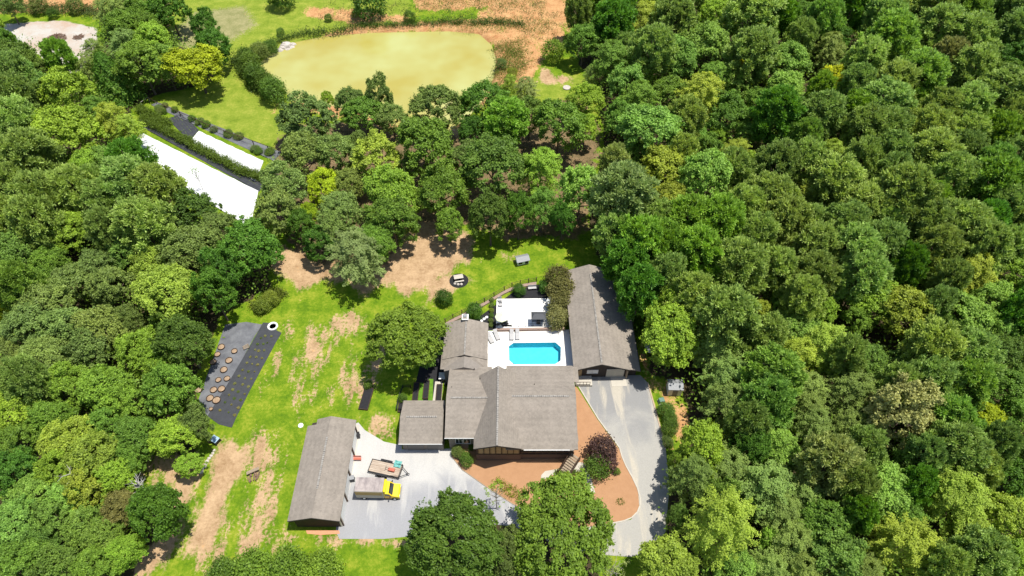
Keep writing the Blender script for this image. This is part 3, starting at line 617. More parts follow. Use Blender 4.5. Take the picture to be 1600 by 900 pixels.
# ---------------- pool side furniture ----------------
def lounger(a, c, rz, lab):
    t = thing('sun_lounger', lab, 'sun lounger', (*P(a,c,0.1),0.1), rz, 'grey loungers along the pool deck')
    MB().slab((-0.33,-1.0,0.36),(0.33,-1.0,0.36),(0.33,0.35,0.36),(-0.33,0.35,0.36),0.06).build('seat', M['mesh_grey'], t)
    MB().slab((-0.33,0.37,0.37),(0.33,0.37,0.37),(0.33,1.0,0.75),(-0.33,1.0,0.75),0.06).build('backrest', M['mesh_grey'], t)
    b = MB()
    for s in (-1,1): b.box(s*0.35-0.025,s*0.35+0.025,-1.02,0.4,0.28,0.34)
    b.build('frame', M['greymetal'], t)
    for s in (-1,1):
        for y in (-0.85,0.3): MB().box(s*0.33-0.025,s*0.33+0.025,y-0.025,y+0.025,0,0.3).build('leg', M['greymetal'], t)
for q in [(766,530,0.42,'grey sun lounger nearest the house wing, angled on the white deck'),(776,525,0.36,'angled grey sun lounger second from the house wing'),
          (799.5,525,0.0,'straight grey sun lounger just below the brick steps'),(808.5,524.5,0.02,'straight grey sun lounger farthest right of the four')]: lounger(*q)
# retaining wall and railing between terrace and pool
tag(MB().prism([P(775,513.5,0.5),P(882,511.5,0.5),P(882,514.5,0.5),P(775,516.5,0.5)],0.05,0.62).build('retaining_wall', M['stone']), 'low brown block wall between white terrace and pool deck', 'wall')
def rail_fence(name, pts, h, lab, cat, z0=0.0, m='darkwood', rails=(0.95,0.5), post_r=0.05, rail_r=0.03, cap=None):
    q = [Vector((*P(a,c,z0), z0)) for a, c in pts]; t = thing(name, lab, cat, q[0]); o = q[0]
    for p in q:
        g = MB().box(p.x-o.x-post_r,p.x-o.x+post_r,p.y-o.y-post_r,p.y-o.y+post_r,0,h)
        if cap: g.box(p.x-o.x-post_r*1.5,p.x-o.x+post_r*1.5,p.y-o.y-post_r*1.5,p.y-o.y+post_r*1.5,h,h+0.06)
        g.build('post', M[m], t)
    b = MB()
    for p, r in zip(q[:-1], q[1:]):
        for k in rails: b.bar(p-o+Vector((0,0,h*k)), r-o+Vector((0,0,h*k)), rail_r, n=4)
    b.build('rail', M[m], t); return t
rail_fence('terrace_railing', [(776,511.5),(786,511.3)], 0.95, 'short dark railing left of the orange brick steps', 'railing', 0.55, 'black', (0.97,), 0.03, 0.02)
rail_fence('terrace_railing', [(799,511),(810,510.8),(821,510.6),(833,510.4),(845,510.2),(857,510),(868,509.8)], 0.95, 'long dark railing above the block wall facing the pool', 'railing', 0.55, 'black', (0.97,0.2), 0.03, 0.02)
t = thing('brick_steps', 'orange brick steps from the white terrace down to the pool deck', 'steps', (*P(792,517,0.1),0.1))
for k in range(3): MB().box(-0.85,0.85,-0.1+k*0.35,0.25+k*0.35,0,0.15*(k+1)).build('step', M['orange'], t)
# curved fence with a block footing behind the terrace
fp = [(672,524),(684,514),(696,504.5),(708,497.5),(722,491),(734,484),(745,478),(757,472),(772,463.5),(788,454),(800,448.5),(813,444.5),(826,442),(838,440)]
rail_fence('pool_fence', fp, 1.1, 'dark post and rail fence curving behind the pool terrace', 'fence', 0.3, 'darkwood', (0.95,0.55,0.2), 0.07, 0.035, True)
b = MB(); q = [P(a,c+1.5) for a,c in fp]
for a, c in zip(q[:-1], q[1:]): b.add([(a[0],a[1],0),(c[0],c[1],0),(c[0],c[1]-0.7,0),(a[0],a[1]-0.7,0),(a[0],a[1],0.3),(c[0],c[1],0.3),(c[0],c[1]-0.7,0.3),(a[0],a[1]-0.7,0.3)],[(0,1,2,3),(4,7,6,5),(0,4,5,1),(1,5,6,2),(2,6,7,3),(3,7,4,0)])
tag(b.build('garden_wall', M['stone']), 'low brown block wall curving under the dark pool fence', 'wall')
# grill gazebo
t = thing('grill_gazebo', 'charcoal roofed grill gazebo at the right of the white terrace', 'gazebo', (*P(841,505,0.55),0.55))
b = MB(); b.slab((-1.25,-0.75,2.05),(1.25,-0.75,2.05),(0.75,0.1,2.5),(-0.75,0.1,2.5),0.05); b.slab((-0.75,0.1,2.5),(0.75,0.1,2.5),(1.25,0.9,2.05),(-1.25,0.9,2.05),0.05)
b.slab((-1.25,0.9,2.05),(-1.25,-0.75,2.05),(-0.75,0.1,2.5),(-0.75,0.12,2.5),0.05); b.slab((1.25,-0.75,2.05),(1.25,0.9,2.05),(0.75,0.12,2.5),(0.75,0.1,2.5),0.05); b.build('roof', M['darkroof'], t)
for x in (-1.1,1.1):
    for y in (-0.6,0.75): MB().box(x-0.04,x+0.04,y-0.04,y+0.04,0,2.05).build('post', M['black'], t)
MB().box(-1.05,-0.35,-0.4,0.3,0.85,0.9).box(0.35,1.05,-0.4,0.3,0.85,0.9).build('shelf', M['greymetal'], t)
t = thing('grill', 'black grill standing under the charcoal gazebo roof', 'grill', (*P(841,505,0.55),0.55))
MB().box(-0.32,0.32,-0.3,0.3,0.1,0.85).build('cabinet', M['black'], t, bevel=0.03); MB().bar((-0.32,0,0.9),(0.32,0,0.9),0.26,0.26,16).build('lid', M['black'], t); MB().bar((-0.2,-0.32,0.95),(0.2,-0.32,0.95),0.02).build('handle', M['greymetal'], t)
def umbrella(px, py, z, r, colr, name, lab, tilt=0.0):
    t = thing(name, lab, 'umbrella', (*P(px,py,z),z)); k = 8; b = MB()
    vs = [(0,0,2.5)] + [(r*math.cos(i*math.pi/4), r*math.sin(i*math.pi/4), 2.0) for i in range(k)] + [(0,0,2.44)] + [(r*math.cos(i*math.pi/4), r*math.sin(i*math.pi/4), 1.88) for i in range(k)]
    b.add(vs, [(0,1+i,1+(i+1)%k) for i in range(k)] + [(9,10+(i+1)%k,10+i) for i in range(k)] + [(1+i,10+i,10+(i+1)%k,1+(i+1)%k) for i in range(k)]); b.build('canopy', colr, t)
    MB().bar((0,0,0),(0,0,2.6),0.03).build('pole', M['greymetal'], t); MB().lathe((0,0,0),[(0.28,0),(0.28,0.08),(0.08,0.14)]).build('base', M['black'], t)
umbrella(784,506,0.55,1.15,M['umbrella_cream'],'parasol','pale cream parasol at the left edge of the white terrace')
umbrella(860,481,0.55,0.8,M['white'],'parasol','white parasol beside the olive hedge at right of terrace')
t = thing('patio_table', 'dark patio table under the cream parasol on the terrace', 'table', (*P(786,505,0.55),0.55))
MB().lathe((0.25,-0.2,0),[(0.6,0.70),(0.6,0.74)]).build('tabletop', M['black'], t)
for i in range(4): MB().bar((0.25+0.4*math.cos(i*1.57+.8),-0.2+0.4*math.sin(i*1.57+.8),0),(0.25+0.3*math.cos(i*1.57+.8),-0.2+0.3*math.sin(i*1.57+.8),0.7),0.025).build('leg', M['black'], t)
for (a, c, rz, lab) in [(778,509,0.6,'dark patio chair left of the table under the cream parasol'),(792,508,-0.7,'dark patio chair right of the table under the cream parasol'),(866,488,1.2,'dark patio chair in the shade of the white parasol')]:
    t = thing('patio_chair', lab, 'chair', (*P(a,c,0.55),0.55), rz, 'dark chairs on the terrace')
    MB().box(-0.25,0.25,-0.25,0.25,0.40,0.45).build('seat', M['black'], t); MB().box(-0.25,0.25,-0.28,-0.24,0.5,0.95).build('backrest', M['black'], t)
    for x in (-.22,.22):
        for y in (-.22,.22): MB().box(x-.02,x+.02,y-.02,y+.02,0,0.4).build('leg', M['black'], t)
for (a, c, lab) in [(781,470,'small grey side chair in the top left terrace corner'),(782,478,'pale grey side chair second down the terrace left edge')]:
    t = thing('terrace_chair', lab, 'chair', (*P(a,c,0.55),0.55), 0.1)
    MB().box(-0.35,0.35,-0.25,0.25,0.3,0.36).build('seat', M['mesh_grey'], t); MB().box(-0.35,0.35,0.24,0.3,0.4,0.8).build('backrest', M['mesh_grey'], t)
    for x in (-.3,.3): MB().box(x-.02,x+.02,-.2,.2,0,0.3).build('leg', M['greymetal'], t)
t = thing('garden_bench', 'grey bench on the dark bed behind the white terrace', 'bench', (*P(831.5,452,0.05),0.05), 0.1)
MB().box(-0.75,0.75,-0.25,0.25,0.4,0.45).build('seat', M['mesh_grey'], t); MB().box(-0.75,0.75,0.25,0.3,0.5,0.9).build('backrest', M['mesh_grey'], t)
for x in (-.65,.65): MB().box(x-.04,x+.04,-.2,.2,0,0.4).build('leg', M['greymetal'], t)
for i, (a, c) in enumerate([(752.5,501.5),(756.5,498.5),(760.5,495.8)]):
    o = MB().lathe((*P(a,c),0.05),[(0.26,0),(0.28,0.03),(0.24,0.06)],9).build('stepping_stone', M['white']); tag(o, ['pale stepping stone nearest the house wing roof','middle pale stepping stone in the dark bed','pale stepping stone nearest the white terrace'][i], 'stone', 'pale stepping stones in the dark bed')
# west side: fenced beds, table
for i, (a0, a1, c0, c1, mm) in enumerate([(640,649,601,626,'soil'),(653,662,598,626,'grassbed'),(670,677,592,626,'grassbed')]):
    if i == 0: M['grassbed'] = mat('bed_grass', (0.13,0.26,0.02), 0.95, (0.06,0.15,0.01), 2, 0.5, 0.5, 8)
    if mm == 'grassbed': sheet('grass_strip', [(a0,c0),(a1,c0),(a1-1,c1),(a0-1,c1)], -0.1, 0.055, M['grassbed'])
t = thing('patio_table', 'white square table at the left side of the house', 'table', (*P(693,591,0.05),0.05)); MB().box(-0.7,0.7,-0.65,0.65,0.70,0.75).build('tabletop', M['white'], t)
for x in (-.6,.6):
    for y in (-.55,.55): MB().box(x-.03,x+.03,y-.03,y+.03,0,0.7).build('leg', M['black'], t)
for (a,c,lab) in [(692,597,'black chair in front of the white side table'),(697,602,'black chair by the house wall below the white side table')]:
    t = thing('patio_chair', lab, 'chair', (*P(a,c,0.05),0.05), 0.4)
    MB().box(-0.25,0.25,-0.25,0.25,0.40,0.45).build('seat', M['black'], t); MB().box(-0.25,0.25,-0.28,-0.24,0.5,0.95).build('backrest', M['black'], t)
    for x in (-.22,.22):
        for y in (-.22,.22): MB().box(x-.02,x+.02,y-.02,y+.02,0,0.4).build('leg', M['black'], t)
rail_fence('garden_fence', [(642,606),(630,606),(624,622),(620,642),(636,642)], 0.9, 'low black fence round the raised beds left of the house', 'fence', 0.0, 'black', (0.95,0.6,0.3), 0.05, 0.04)
def raised_bed(a, c, wx, wy, rz, lab, m='blackmulch'):
    t = thing('raised_bed', lab, 'planter', (*P(a,c),0), rz); b = MB()
    b.box(-wx,wx,-wy,-wy+0.08,0,0.35).box(-wx,wx,wy-0.08,wy,0,0.35).box(-wx,-wx+0.08,-wy+0.08,wy-0.08,0,0.35).box(wx-0.08,wx,-wy+0.08,wy-0.08,0,0.35); b.build('frame', M['darkwood'], t)
    MB().box(-wx+0.08,wx-0.08,-wy+0.08,wy-0.08,0,0.28).build('soil', M[m], t)
raised_bed(572.5,624,0.75,2.0,-0.12,'narrow black raised bed alone on the lawn above the garage')
raised_bed(629,633,0.6,1.4,0.0,'black raised bed nearest the fence corner left of the garage')
for i,(a,c,lab) in enumerate([(650,613,'dark raised strip bed left of the grassy strips'),(666,610,'dark raised strip bed between the two grassy strips'),(686,616,'dark raised bed against the left wall of the house')]): raised_bed(a,c,0.45,1.7,0,lab)

# ---------------- yard objects ----------------
t = thing('chicken_coop', 'small grey roofed white coop alone on the upper lawn', 'shed', (*P(816,410),0), R(16))
MB().box(-1.1,1.1,-0.7,0.7,0.15,1.15).build('wall', M['white'], t); b = MB(); b.slab((-1.25,-0.9,1.15),(1.25,-0.9,1.15),(1.25,0.0,1.65),(-1.25,0,1.65),0.06); b.slab((-1.25,0,1.65),(1.25,0,1.65),(1.25,0.9,1.15),(-1.25,0.9,1.15),0.06); b.build('roof', M['greymetal'], t)
MB().box(0.35,0.95,-0.73,-0.705,0.25,1.0).box(-0.9,-0.2,-0.73,-0.705,0.4,1.0).build('door', M['black'], t)
for x in (-1,1): MB().box(x-.05,x+.05,-.65,.65,0,0.15).build('leg', M['darkwood'], t)
tag(MB().lathe((*P(717,438.5),0.0),[(1.75,0),(1.7,0.05)],32).build('mulch_ring', M['blackmulch']), kind='structure')
t = thing('picnic_table', 'pale wooden picnic table inside the round black mulch ring', 'picnic table', (*P(717,437.5),0.05), R(12))
MB().box(-0.85,0.85,-0.35,0.35,0.7,0.75).build('tabletop', M['concrete'], t)
for s in (-1,1): MB().box(-0.85,0.85,s*0.75-0.14,s*0.75+0.14,0.42,0.47).build('bench', M['concrete'], t); MB().box(s*0.6-0.05,s*0.6+0.05,-0.8,0.8,0.0,0.42).build('leg', M['darkwood'], t)
for i,(a,c) in enumerate([(711,444),(716,445.3),(721,445)]): tag(MB().lathe((*P(a,c),0.05),[(0.25,0),(0.28,0.15),(0.18,0.28)],8).build('pale_stone', M['rock']), ['left stone','middle stone','right stone'][i]+' of the three in front of the picnic table','stone','stones in the mulch ring')
t = thing('garden_shed', 'small white utility shed at the wood edge right of driveway', 'shed', (*P(1052,611),0), R(-2))
MB().box(-1.05,1.05,-0.9,0.9,0,1.9).build('wall', M['cream'], t); b = MB(); b.slab((-1.2,-1.0,1.9),(1.2,-1.0,1.9),(1.2,0,2.3),(-1.2,0,2.3),0.06); b.slab((-1.2,0,2.3),(1.2,0,2.3),(1.2,1.0,1.9),(-1.2,1.0,1.9),0.06); b.build('roof', M['greymetal'], t); MB().box(-0.4,0.4,-0.93,-0.905,0.05,1.8).build('door', M['greige'], t)
t = thing('utility_box', 'green utility box between the shed and the driveway bushes', 'utility box', (*P(1033,628),0), 0.2); MB().box(-0.42,0.42,-0.38,0.38,0.08,0.75).build('cabinet', mat('green_box',(0.12,0.22,0.17),0.5), t, bevel=0.04); MB().box(-0.5,0.5,-0.45,0.45,0,0.08).build('pad', M['concrete'], t)
t = thing('lean_to', 'small grey roofed lean-to right of the pool house wall', 'shelter', (*P(1013,548),0)); MB().slab((-0.9,-1.6,1.9),(0.9,-1.6,1.7),(0.9,1.6,1.7),(-0.9,1.6,1.9),0.06).build('roof', M['greymetal'], t)
for x in (-.8,.8):
    for y in (-1.45,1.45): MB().box(x-.04,x+.04,y-.04,y+.04,0,1.65).build('post', M['black'], t)
for (a,c,lab) in [(1034,590,'white post marker beside the small shed'),(1048,727,'white stake at the lower end of driveway bushes')]: pass
# grey and black fabric garden with round planters
g = tag(MB().prism([P(a,c,0.03) for a,c in [(352,507),(385,503),(410,507),(398,525),(330,652),(316,646),(306,636)]],-0.05,0.03).build('faded_ground_fabric', M['greyweed']), 'faded grey ground fabric under the round planters', 'ground fabric')
g = tag(MB().prism([P(a,c,0.05) for a,c in [(411,504),(433,505),(432,516),(440,520),(432,533),(412,570),(392,607),(370,650),(362,668),(342,663),(324,650),(352,606),(385,550)]],-0.05,0.05).build('black_ground_fabric', M['weed']), 'long black ground fabric strip with rows of seedlings', 'ground fabric')
pl0 = None
pls = [(346,542.5,1.0,'uppermost of the planters in the left row, bare sandy soil'),(340,554,0.85,'sandy round planter second down the left row'),(333.5,566,0.9,'brown half empty round planter third down the left row'),(366.5,549,0.85,'uppermost of the planters in the right row'),(358,563.5,1.0,'round planter second down the right row'),(350,578,1.0,'darker rimmed round planter in the middle of the right row'),(355,592,0.85,'round planter fourth down the right row'),(341.5,594,0.8,'narrow round planter left of the fourth right row planter'),(346.5,608,1.0,'right planter of the second lowest pair'),(334,609.5,0.95,'left planter of the second lowest pair'),(328.5,622.5,1.0,'left planter of the lowest pair'),(338.5,625.5,1.1,'largest round planter, right one of the lowest pair'),(330,639.5,0.55,'smallest round planter alone at the bottom of the fabric'),(310.5,609,1.15,'reddish round planter in the tree shade at far left')]
for i, (a, c, s, lab) in enumerate(pls):
    if pl0 is None:
        t = pl0 = thing('round_planter', lab, 'planter', (0,0,0), 0, 'round planters on the faded fabric')
        MB().lathe((0,0,0),[(0.58,0),(0.60,0.28),(0.54,0.28),(0.53,0.12)],28).build('rim', M['darkwood'], t); MB().lathe((0,0,0),[(0.50,0.1),(0.49,0.20),(0.28,0.25),(0.08,0.27)],24).build('soil', mat('planter_soil', (0.40,0.29,0.19), 0.95, (0.24,0.16,0.10), 2.2, 0.4, 0.5, 8), t)
    else: t = copy_tree(pl0)
    t['label'] = lab; t.location = (*P(a,c,0.1),0.03); t.scale = (s,s,1); t.rotation_euler.z = i*1.3
tag(MB().lathe((*P(426,509.5,0.1),0.05),[(0.55,0.0),(0.62,0.12),(0.82,0.16),(0.9,0.1),(0.92,0)],24).build('white_tyre_ring', M['white']), 'white ring lying at the top corner of black ground fabric', 'ring')
t = thing('wooden_crate', 'broken brown wooden crate on the grey fabric seam', 'crate', (*P(385,543,0.05),0.05), 0.5)
for i in range(4): MB().box(-0.5,0.5,-0.4+i*0.22,-0.28+i*0.22,0.25,0.3,rz=0.05*i).build('slat', M['wood'], t)
for s in (-1,1): MB().box(s*0.45-0.04,s*0.45+0.04,-0.42,0.42,0,0.25).build('side', M['darkwood'], t)
# logs, stones, barrel
t = thing('log_pile', 'small pile of split logs under a grey board on the lawn', 'log pile', (*P(397,743),0), 0.3)
rr = random.Random(5)
for i in range(12): x = rr.uniform(-0.8,0.8); y = rr.uniform(-0.7,0.3); z = rr.uniform(0.1,0.35); an = rr.uniform(-0.5,0.5)+1.4; MB().bar((x-0.45*math.cos(an),y-0.45*math.sin(an),z),(x+0.45*math.cos(an),y+0.45*math.sin(an),z),0.09,0.07,7).build('log', M['brush'], t)
MB().slab((-0.9,0.1,0.6),(0.9,0.4,0.65),(0.85,0.95,0.55),(-0.95,0.65,0.5),0.05).build('board', M['wood'], t)
t = thing('utility_cart', 'small dark cart with pale blue lid beside the stone row', 'cart', (*P(338,690),0), -0.5)
MB().box(-0.6,0.6,-0.45,0.45,0.35,0.8).build('body', M['black'], t, bevel=0.04); MB().box(-0.6,0.6,-0.5,0.5,0.805,0.9).build('lid', M['blue'], t, bevel=0.03)
for x in (-.45,.45):
    for s in (-1,1): MB().bar((x,s*0.42,0.2),(x,s*0.54,0.2),0.2,0.2,12).build('wheel', M['rubber'], t)
def rock(a, c, r, lab, grp, z=None):
    x, y = P(a,c); rr = random.Random(int(a*7+c*13)); z = gz(x,y) if z is None else z; k = 8; vs = []
    for (rad, h) in ((0.85,-0.2),(1.0,0.2),(0.8,0.55),(0.4,0.75)):
        for i in range(k): t_ = i*2*math.pi/k; q = r*rad*rr.uniform(0.75,1.15); vs.append((x+q*math.cos(t_), y+q*math.sin(t_)*0.85, z+h*r*rr.uniform(0.85,1.1)))
    fs = [(j*k+i,j*k+(i+1)%k,(j+1)*k+(i+1)%k,(j+1)*k+i) for j in range(3) for i in range(k)] + [tuple(range(3*k,4*k))]
    tag(MB().add(vs,fs).build('boulder', M['rock']), lab, 'rock', grp)
for i in range(9): rock(335-i*2.6+random.uniform(-.6,.6), 704+i*4.2, random.uniform(0.25,0.42), 'pale stone in the row along the dirt track edge', 'stones edging the dirt track')
for i, (a,c) in enumerate([(436,75),(441,71.5),(446,68.5),(450,66.5),(453,70),(444,75),(438,79),(433,80),(456,66),(448,73)]): rock(a,c,random.uniform(0.9,1.6),'pale boulder in the heap on the pond bank corner','boulders on the pond bank')
rock(742,124,0.5,'lone pale rock at the right pond shore','lone rock') if False else None
tag(MB().lathe((*P(885.5,137),0.02),[(0.95,0),(0.9,0.12)],20).build('well_cover', M['rock']), 'pale round well cover on the lawn right of the pond', 'well cover')
tag(MB().lathe((*P(470,665),0.0),[(0.42,0),(0.4,0.1),(0.1,0.16)],14).build('garden_disc', M['white']), 'round white disc on the lawn left of the garage', 'disc')
t = thing('bee_box', 'white stacked box at the edge of the upper lawn', 'box', (*P(250,46),gz(*P(250,46))), 0.2); MB().box(-0.45,0.45,-0.45,0.45,0.2,1.5).build('box', M['white'], t); MB().box(-0.5,0.5,-0.5,0.5,1.5,1.6).build('lid', M['greymetal'], t)
for x in (-.4,.4): MB().box(x-.05,x+.05,-.4,.4,0,0.2).build('leg', M['darkwood'], t)
def brush_pile(a, c, r, h, n, lab):
    x0, y0 = P(a,c); z0 = gz(x0,y0); b = MB(); rr = random.Random(int(a))
    for i in range(n):
        an = rr.uniform(0,6.28); q = r*rr.random()**0.6; z = h*(1-q/r)*rr.random()+0.1; L_ = rr.uniform(0.5,1.3); a2 = rr.uniform(0,6.28); e = rr.uniform(-.3,.3)
        p = Vector((x0+q*math.cos(an), y0+q*math.sin(an), z0+z)); d = Vector((math.cos(a2)*L_, math.sin(a2)*L_, e)); b.bar(p-d/2, p+d/2, 0.07, 0.04, 4)
    tag(b.build('brush_pile', M['brush']), lab, 'brush pile')
brush_pile(86,59,2.6,1.1,220,'brown brush pile on the bare pale clearing at top left')
brush_pile(122,56,1.3,0.3,60,'low flat scatter of sticks right of the big brush pile')

# ---------------- row garden in the upper left ----------------
def ground_sheet(name, pts, lab, m, z=0.06, n=26):
    q = [Vector((*P(a,c),0)) for a,c in pts]; rr = np.random.default_rng(len(lab)); vs = []; k = 10
    for j in range(k+1):
        for i in range(n+1):
            u, v = i/n, j/k; p = (q[0]*(1-u)+q[1]*u)*(1-v)+(q[3]*(1-u)+q[2]*u)*v
            vs.append((p.x, p.y, gz(p.x,p.y)+z+rr.random()*0.12+0.06*math.sin(u*40+v*9)))
    o = MB().add(vs,[(j*(n+1)+i, j*(n+1)+i+1, (j+1)*(n+1)+i+1, (j+1)*(n+1)+i) for j in range(k) for i in range(n)]).build(name, m, smooth=True); return tag(o, lab, 'ground sheet')
ground_sheet('row_cover', [(222,208),(404,299),(391,356),(196,238)], 'large bright white row cover nearest the woods', M['fabric_white'])
ground_sheet('row_cover', [(311,205),(412,252),(399,284),(296,222)], 'narrow bright white row cover nearest the rail fence', M['fabric_white'])
ground_sheet('black_fabric', [(215,168),(330,232),(420,300),(404,299)], 'x', M['weed']) if False else None
for nm, pts, lab in [('black_row_fabric', [(224,200),(236,193),(415,287),(405,300)], 'long black fabric strip between the hedge and white cover'),('black_row_fabric', [(262,186),(283,178),(311,203),(296,221)], 'black fabric square above the narrow white cover'),('dark_row_fabric', [(236,164),(247,160),(440,238),(428,252)], 'dark fabric strip under bushes along the rail fence')]:
    ground_sheet(nm, pts, lab, M['greyweed'] if 'dark' in nm else M['weed'], 0.02)
ft = rail_fence('rail_fence', [(234,160),(260,172),(283,182),(308,193),(330,203),(352,211),(374,219),(397,227),(420,235),(446,243)], 1.3, 'long dark rail fence between row garden and upper lawn', 'fence', 0.0, 'darkwood', (0.97,), 0.07, 0.06)
rail_fence('entry_rail', [(222,166),(234,158)], 1.1, 'short pale rail at the top corner of the row garden', 'fence', 0.0, 'concrete', (0.97,), 0.06, 0.05)

# ---------------- trees and plants ----------------
def quads(cent, nrm, sa, sb, rng):
    n = len(cent); rv = rng.normal(size=(n,3)); u = np.cross(nrm, rv); u /= np.linalg.norm(u,axis=1,keepdims=True)+1e-9; v = np.cross(nrm, u)
    a = u*sa[:,None]; b = v*sb[:,None]
    V = np.stack([cent-a, cent-b*0.9+a*0.1, cent+a, cent+b+a*0.1], 1).reshape(-1,3); return V
def finish(name, V, tone, lim=None):
    F_ = np.arange(len(V)).reshape(-1,4); me = fast_mesh(name, V, F_)
    a = me.attributes.new('leaf_tone','FLOAT','FACE'); a.data.foreach_set('value', np.clip(tone,0,1).astype(np.float32)); me.materials.append(M['leaves']); return me
def unit(v): return v/(np.linalg.norm(v,axis=-1,keepdims=True)+1e-9)
def broad(seed, nl=15, nc=24, nleaf=125, ls=0.038, flat=1.0):
    g = np.random.default_rng(seed); L_ = [(np.zeros(3), 0.66)]
    for i in range(nl):
        az = i*2.399+g.uniform(-.5,.5); el = g.uniform(-0.5,1.0) if i else 1.3
        d = np.array([math.cos(az)*math.cos(el), math.sin(az)*math.cos(el), math.sin(el)]); L_.append((d*g.uniform(0.42,0.64)*(1.0+0.12*(flat > 1)), g.uniform(0.28,0.44)*(0.97 if flat > 1 else 1.0)))
    cs = []; cr = []; co = []; lt_ = []; ltone = g.uniform(-.13,.13,len(L_))
    for li, (c, r) in enumerate(L_):
        for k in range(int(nc*(2.4 if li == 0 else 1.0)*(1 if li==0 else r/0.32))):
            d = unit(g.normal(size=3)); 
            if d[2] < -0.55: d[2] *= -1
            p = c+d*r*g.uniform(0.80,1.20)
            if any(np.linalg.norm(p-c2) < r2*0.78 for c2, r2 in L_): continue
            lt_.append(ltone[li]); cs.append(p); cr.append(g.uniform(0.06,0.13)*(0.82 if nl > 15 else 1.0)); co.append(unit(d*0.6+unit(p+1e-6)*0.6))
    cs, cr, co = map(np.array, (cs, cr, co)); n = len(cs)
    w_ = (cr/0.11)**2; cnt = np.maximum(20, (nleaf*w_).astype(int)); ii = np.repeat(np.arange(n), cnt); N = len(ii)
    d = unit(g.normal(size=(N,3)) + co[ii]*0.75); el_ = g.uniform(0.5,1.5,(n,3))*np.array([1,1,0.75]); cen = cs[ii]+(g.normal(size=(N,3))*(0.42 if nl > 20 else 0.45)+d*0.5)*el_[ii]*cr[ii][:,None]
    nr = unit(d*0.65+np.array([0,0,0.6])+g.normal(size=(N,3))*0.52); ct = g.uniform(-0.24,0.24,n)+np.array(lt_)
    V = quads(cen, nr, ls*g.uniform(0.6,1.25,N), ls*g.uniform(0.4,0.8,N), g)
    return finish('crown', V, 0.5+ct[ii]+g.normal(size=N)*0.2)
def pine(seed, nb=84, nn=50, top=0.4):
    g = np.random.default_rng(seed); cs = []; ax = []
    for i in range(nb):
        z = -0.75+1.7*(i/nb)**0.9; rm = max(0.08, (1-max(0,(z+0.1)/1.08)**2)**0.5) if z < 0.97 else 0.1
        rm *= (1 if z > -0.2 else 0.75+0.3*(z+0.95)); az = i*2.399+g.uniform(-.5,.5)
        rad = rm*g.uniform(0.72,1.06)
        for f in ((1.0,) if rad < 0.3 else (1.0,0.8,0.58)):
            for q in range(2 if f < 1 else 2):
                a = az+g.uniform(-.24,.24)/max(f*rad,.3)*0.5; r_ = rad*f*g.uniform(.92,1.05)
                cs.append((r_*math.cos(a), r_*math.sin(a), z+0.10*f*rad+g.uniform(-.06,.06))); ax.append(unit(np.array([math.cos(a)*0.7, math.sin(a)*0.7, 0.75])))
    cs = np.array(cs); ax = np.array(ax); n = len(cs); ii = np.repeat(np.arange(n), nn); N = len(ii)
    d = unit(g.normal(size=(N,3))*0.75+ax[ii]); Ln = g.uniform(0.08,0.16,N); cen = cs[ii]+d*(Ln*0.6)[:,None]+g.normal(size=(N,3))*0.03
    s = unit(np.cross(d, np.array([0,0,1.0])+g.normal(size=(N,3))*0.55)); a = d*(Ln*0.5)[:,None]; b = s*(0.012+0.011*g.random(N))[:,None]
    V = np.stack([cen-a-b*0.5, cen-a+b*0.5, cen+a*1.0+b, cen+a*1.0-b],1).reshape(-1,3); ct = g.uniform(-.3,.3,n)
    return finish('crown', V, 0.5+ct[ii]+g.normal(size=N)*0.15)
def feather(seed, nb=130, nn=105, droop=0.12):
    g = np.random.default_rng(seed); out = []; nrm = []; tone = []
    for i in range(nb):
        z = -0.6+1.5*(i/nb)**0.9; rm = max(0.12,(1-min(1,max(0,(z+0.15)/1.1)**2))**0.5); az = i*2.399+g.uniform(-.6,.6); rad = rm*g.uniform(0.6,1.08)
        t = g.uniform(0.25,1.0,nn)**0.7; wd = (0.14*(1.15-t))*g.normal(size=nn)*1.1; ca, sa = math.cos(az), math.sin(az)
        x = rad*t*ca-wd*sa; y = rad*t*sa+wd*ca; zz = z+0.28*t*rad*(1-0.6*t)-droop*t*t*rad+g.normal(size=nn)*0.025
        out.append(np.stack([x,y,zz],1)); nrm.append(np.stack([ca*0.35+g.normal(size=nn)*.4, sa*0.35+g.normal(size=nn)*.4, np.full(nn,0.85)],1)); tone.append(0.5+g.uniform(-.2,.2)+g.normal(size=nn)*0.14)
    c = np.concatenate(out); nr = unit(np.concatenate(nrm)); N = len(c)
    return finish('crown', quads(c, nr, g.uniform(0.018,0.042,N), g.uniform(0.010,0.021,N), g), np.concatenate(tone))
def shrub(seed, N=3000):
    g = np.random.default_rng(seed); d = unit(g.normal(size=(N,3))); d[:,2] = np.where(d[:,2] < -0.5, -d[:,2], d[:,2]); K = unit(g.normal(size=(20,3))); a = (d@K.T)
    lump = 0.66+0.36*np.clip((a.max(1)-0.75)/0.25,0,1); tone = (g.uniform(-.22,.22,20))[a.argmax(1)]
    spk = g.random(N)**5*0.28; c = d*(lump*g.uniform(0.72,1.06,N)+spk)[:,None]; c[:,2] += 0.12*np.maximum(0,d[:,2])*g.random(N); nr = unit(d*0.5+np.array([0,0,0.5])+g.normal(size=(N,3))*0.6)
    return finish('crown', quads(c, nr, g.uniform(.04,.085,N), g.uniform(.025,.05,N), g), 0.5+tone+g.normal(size=N)*.24)
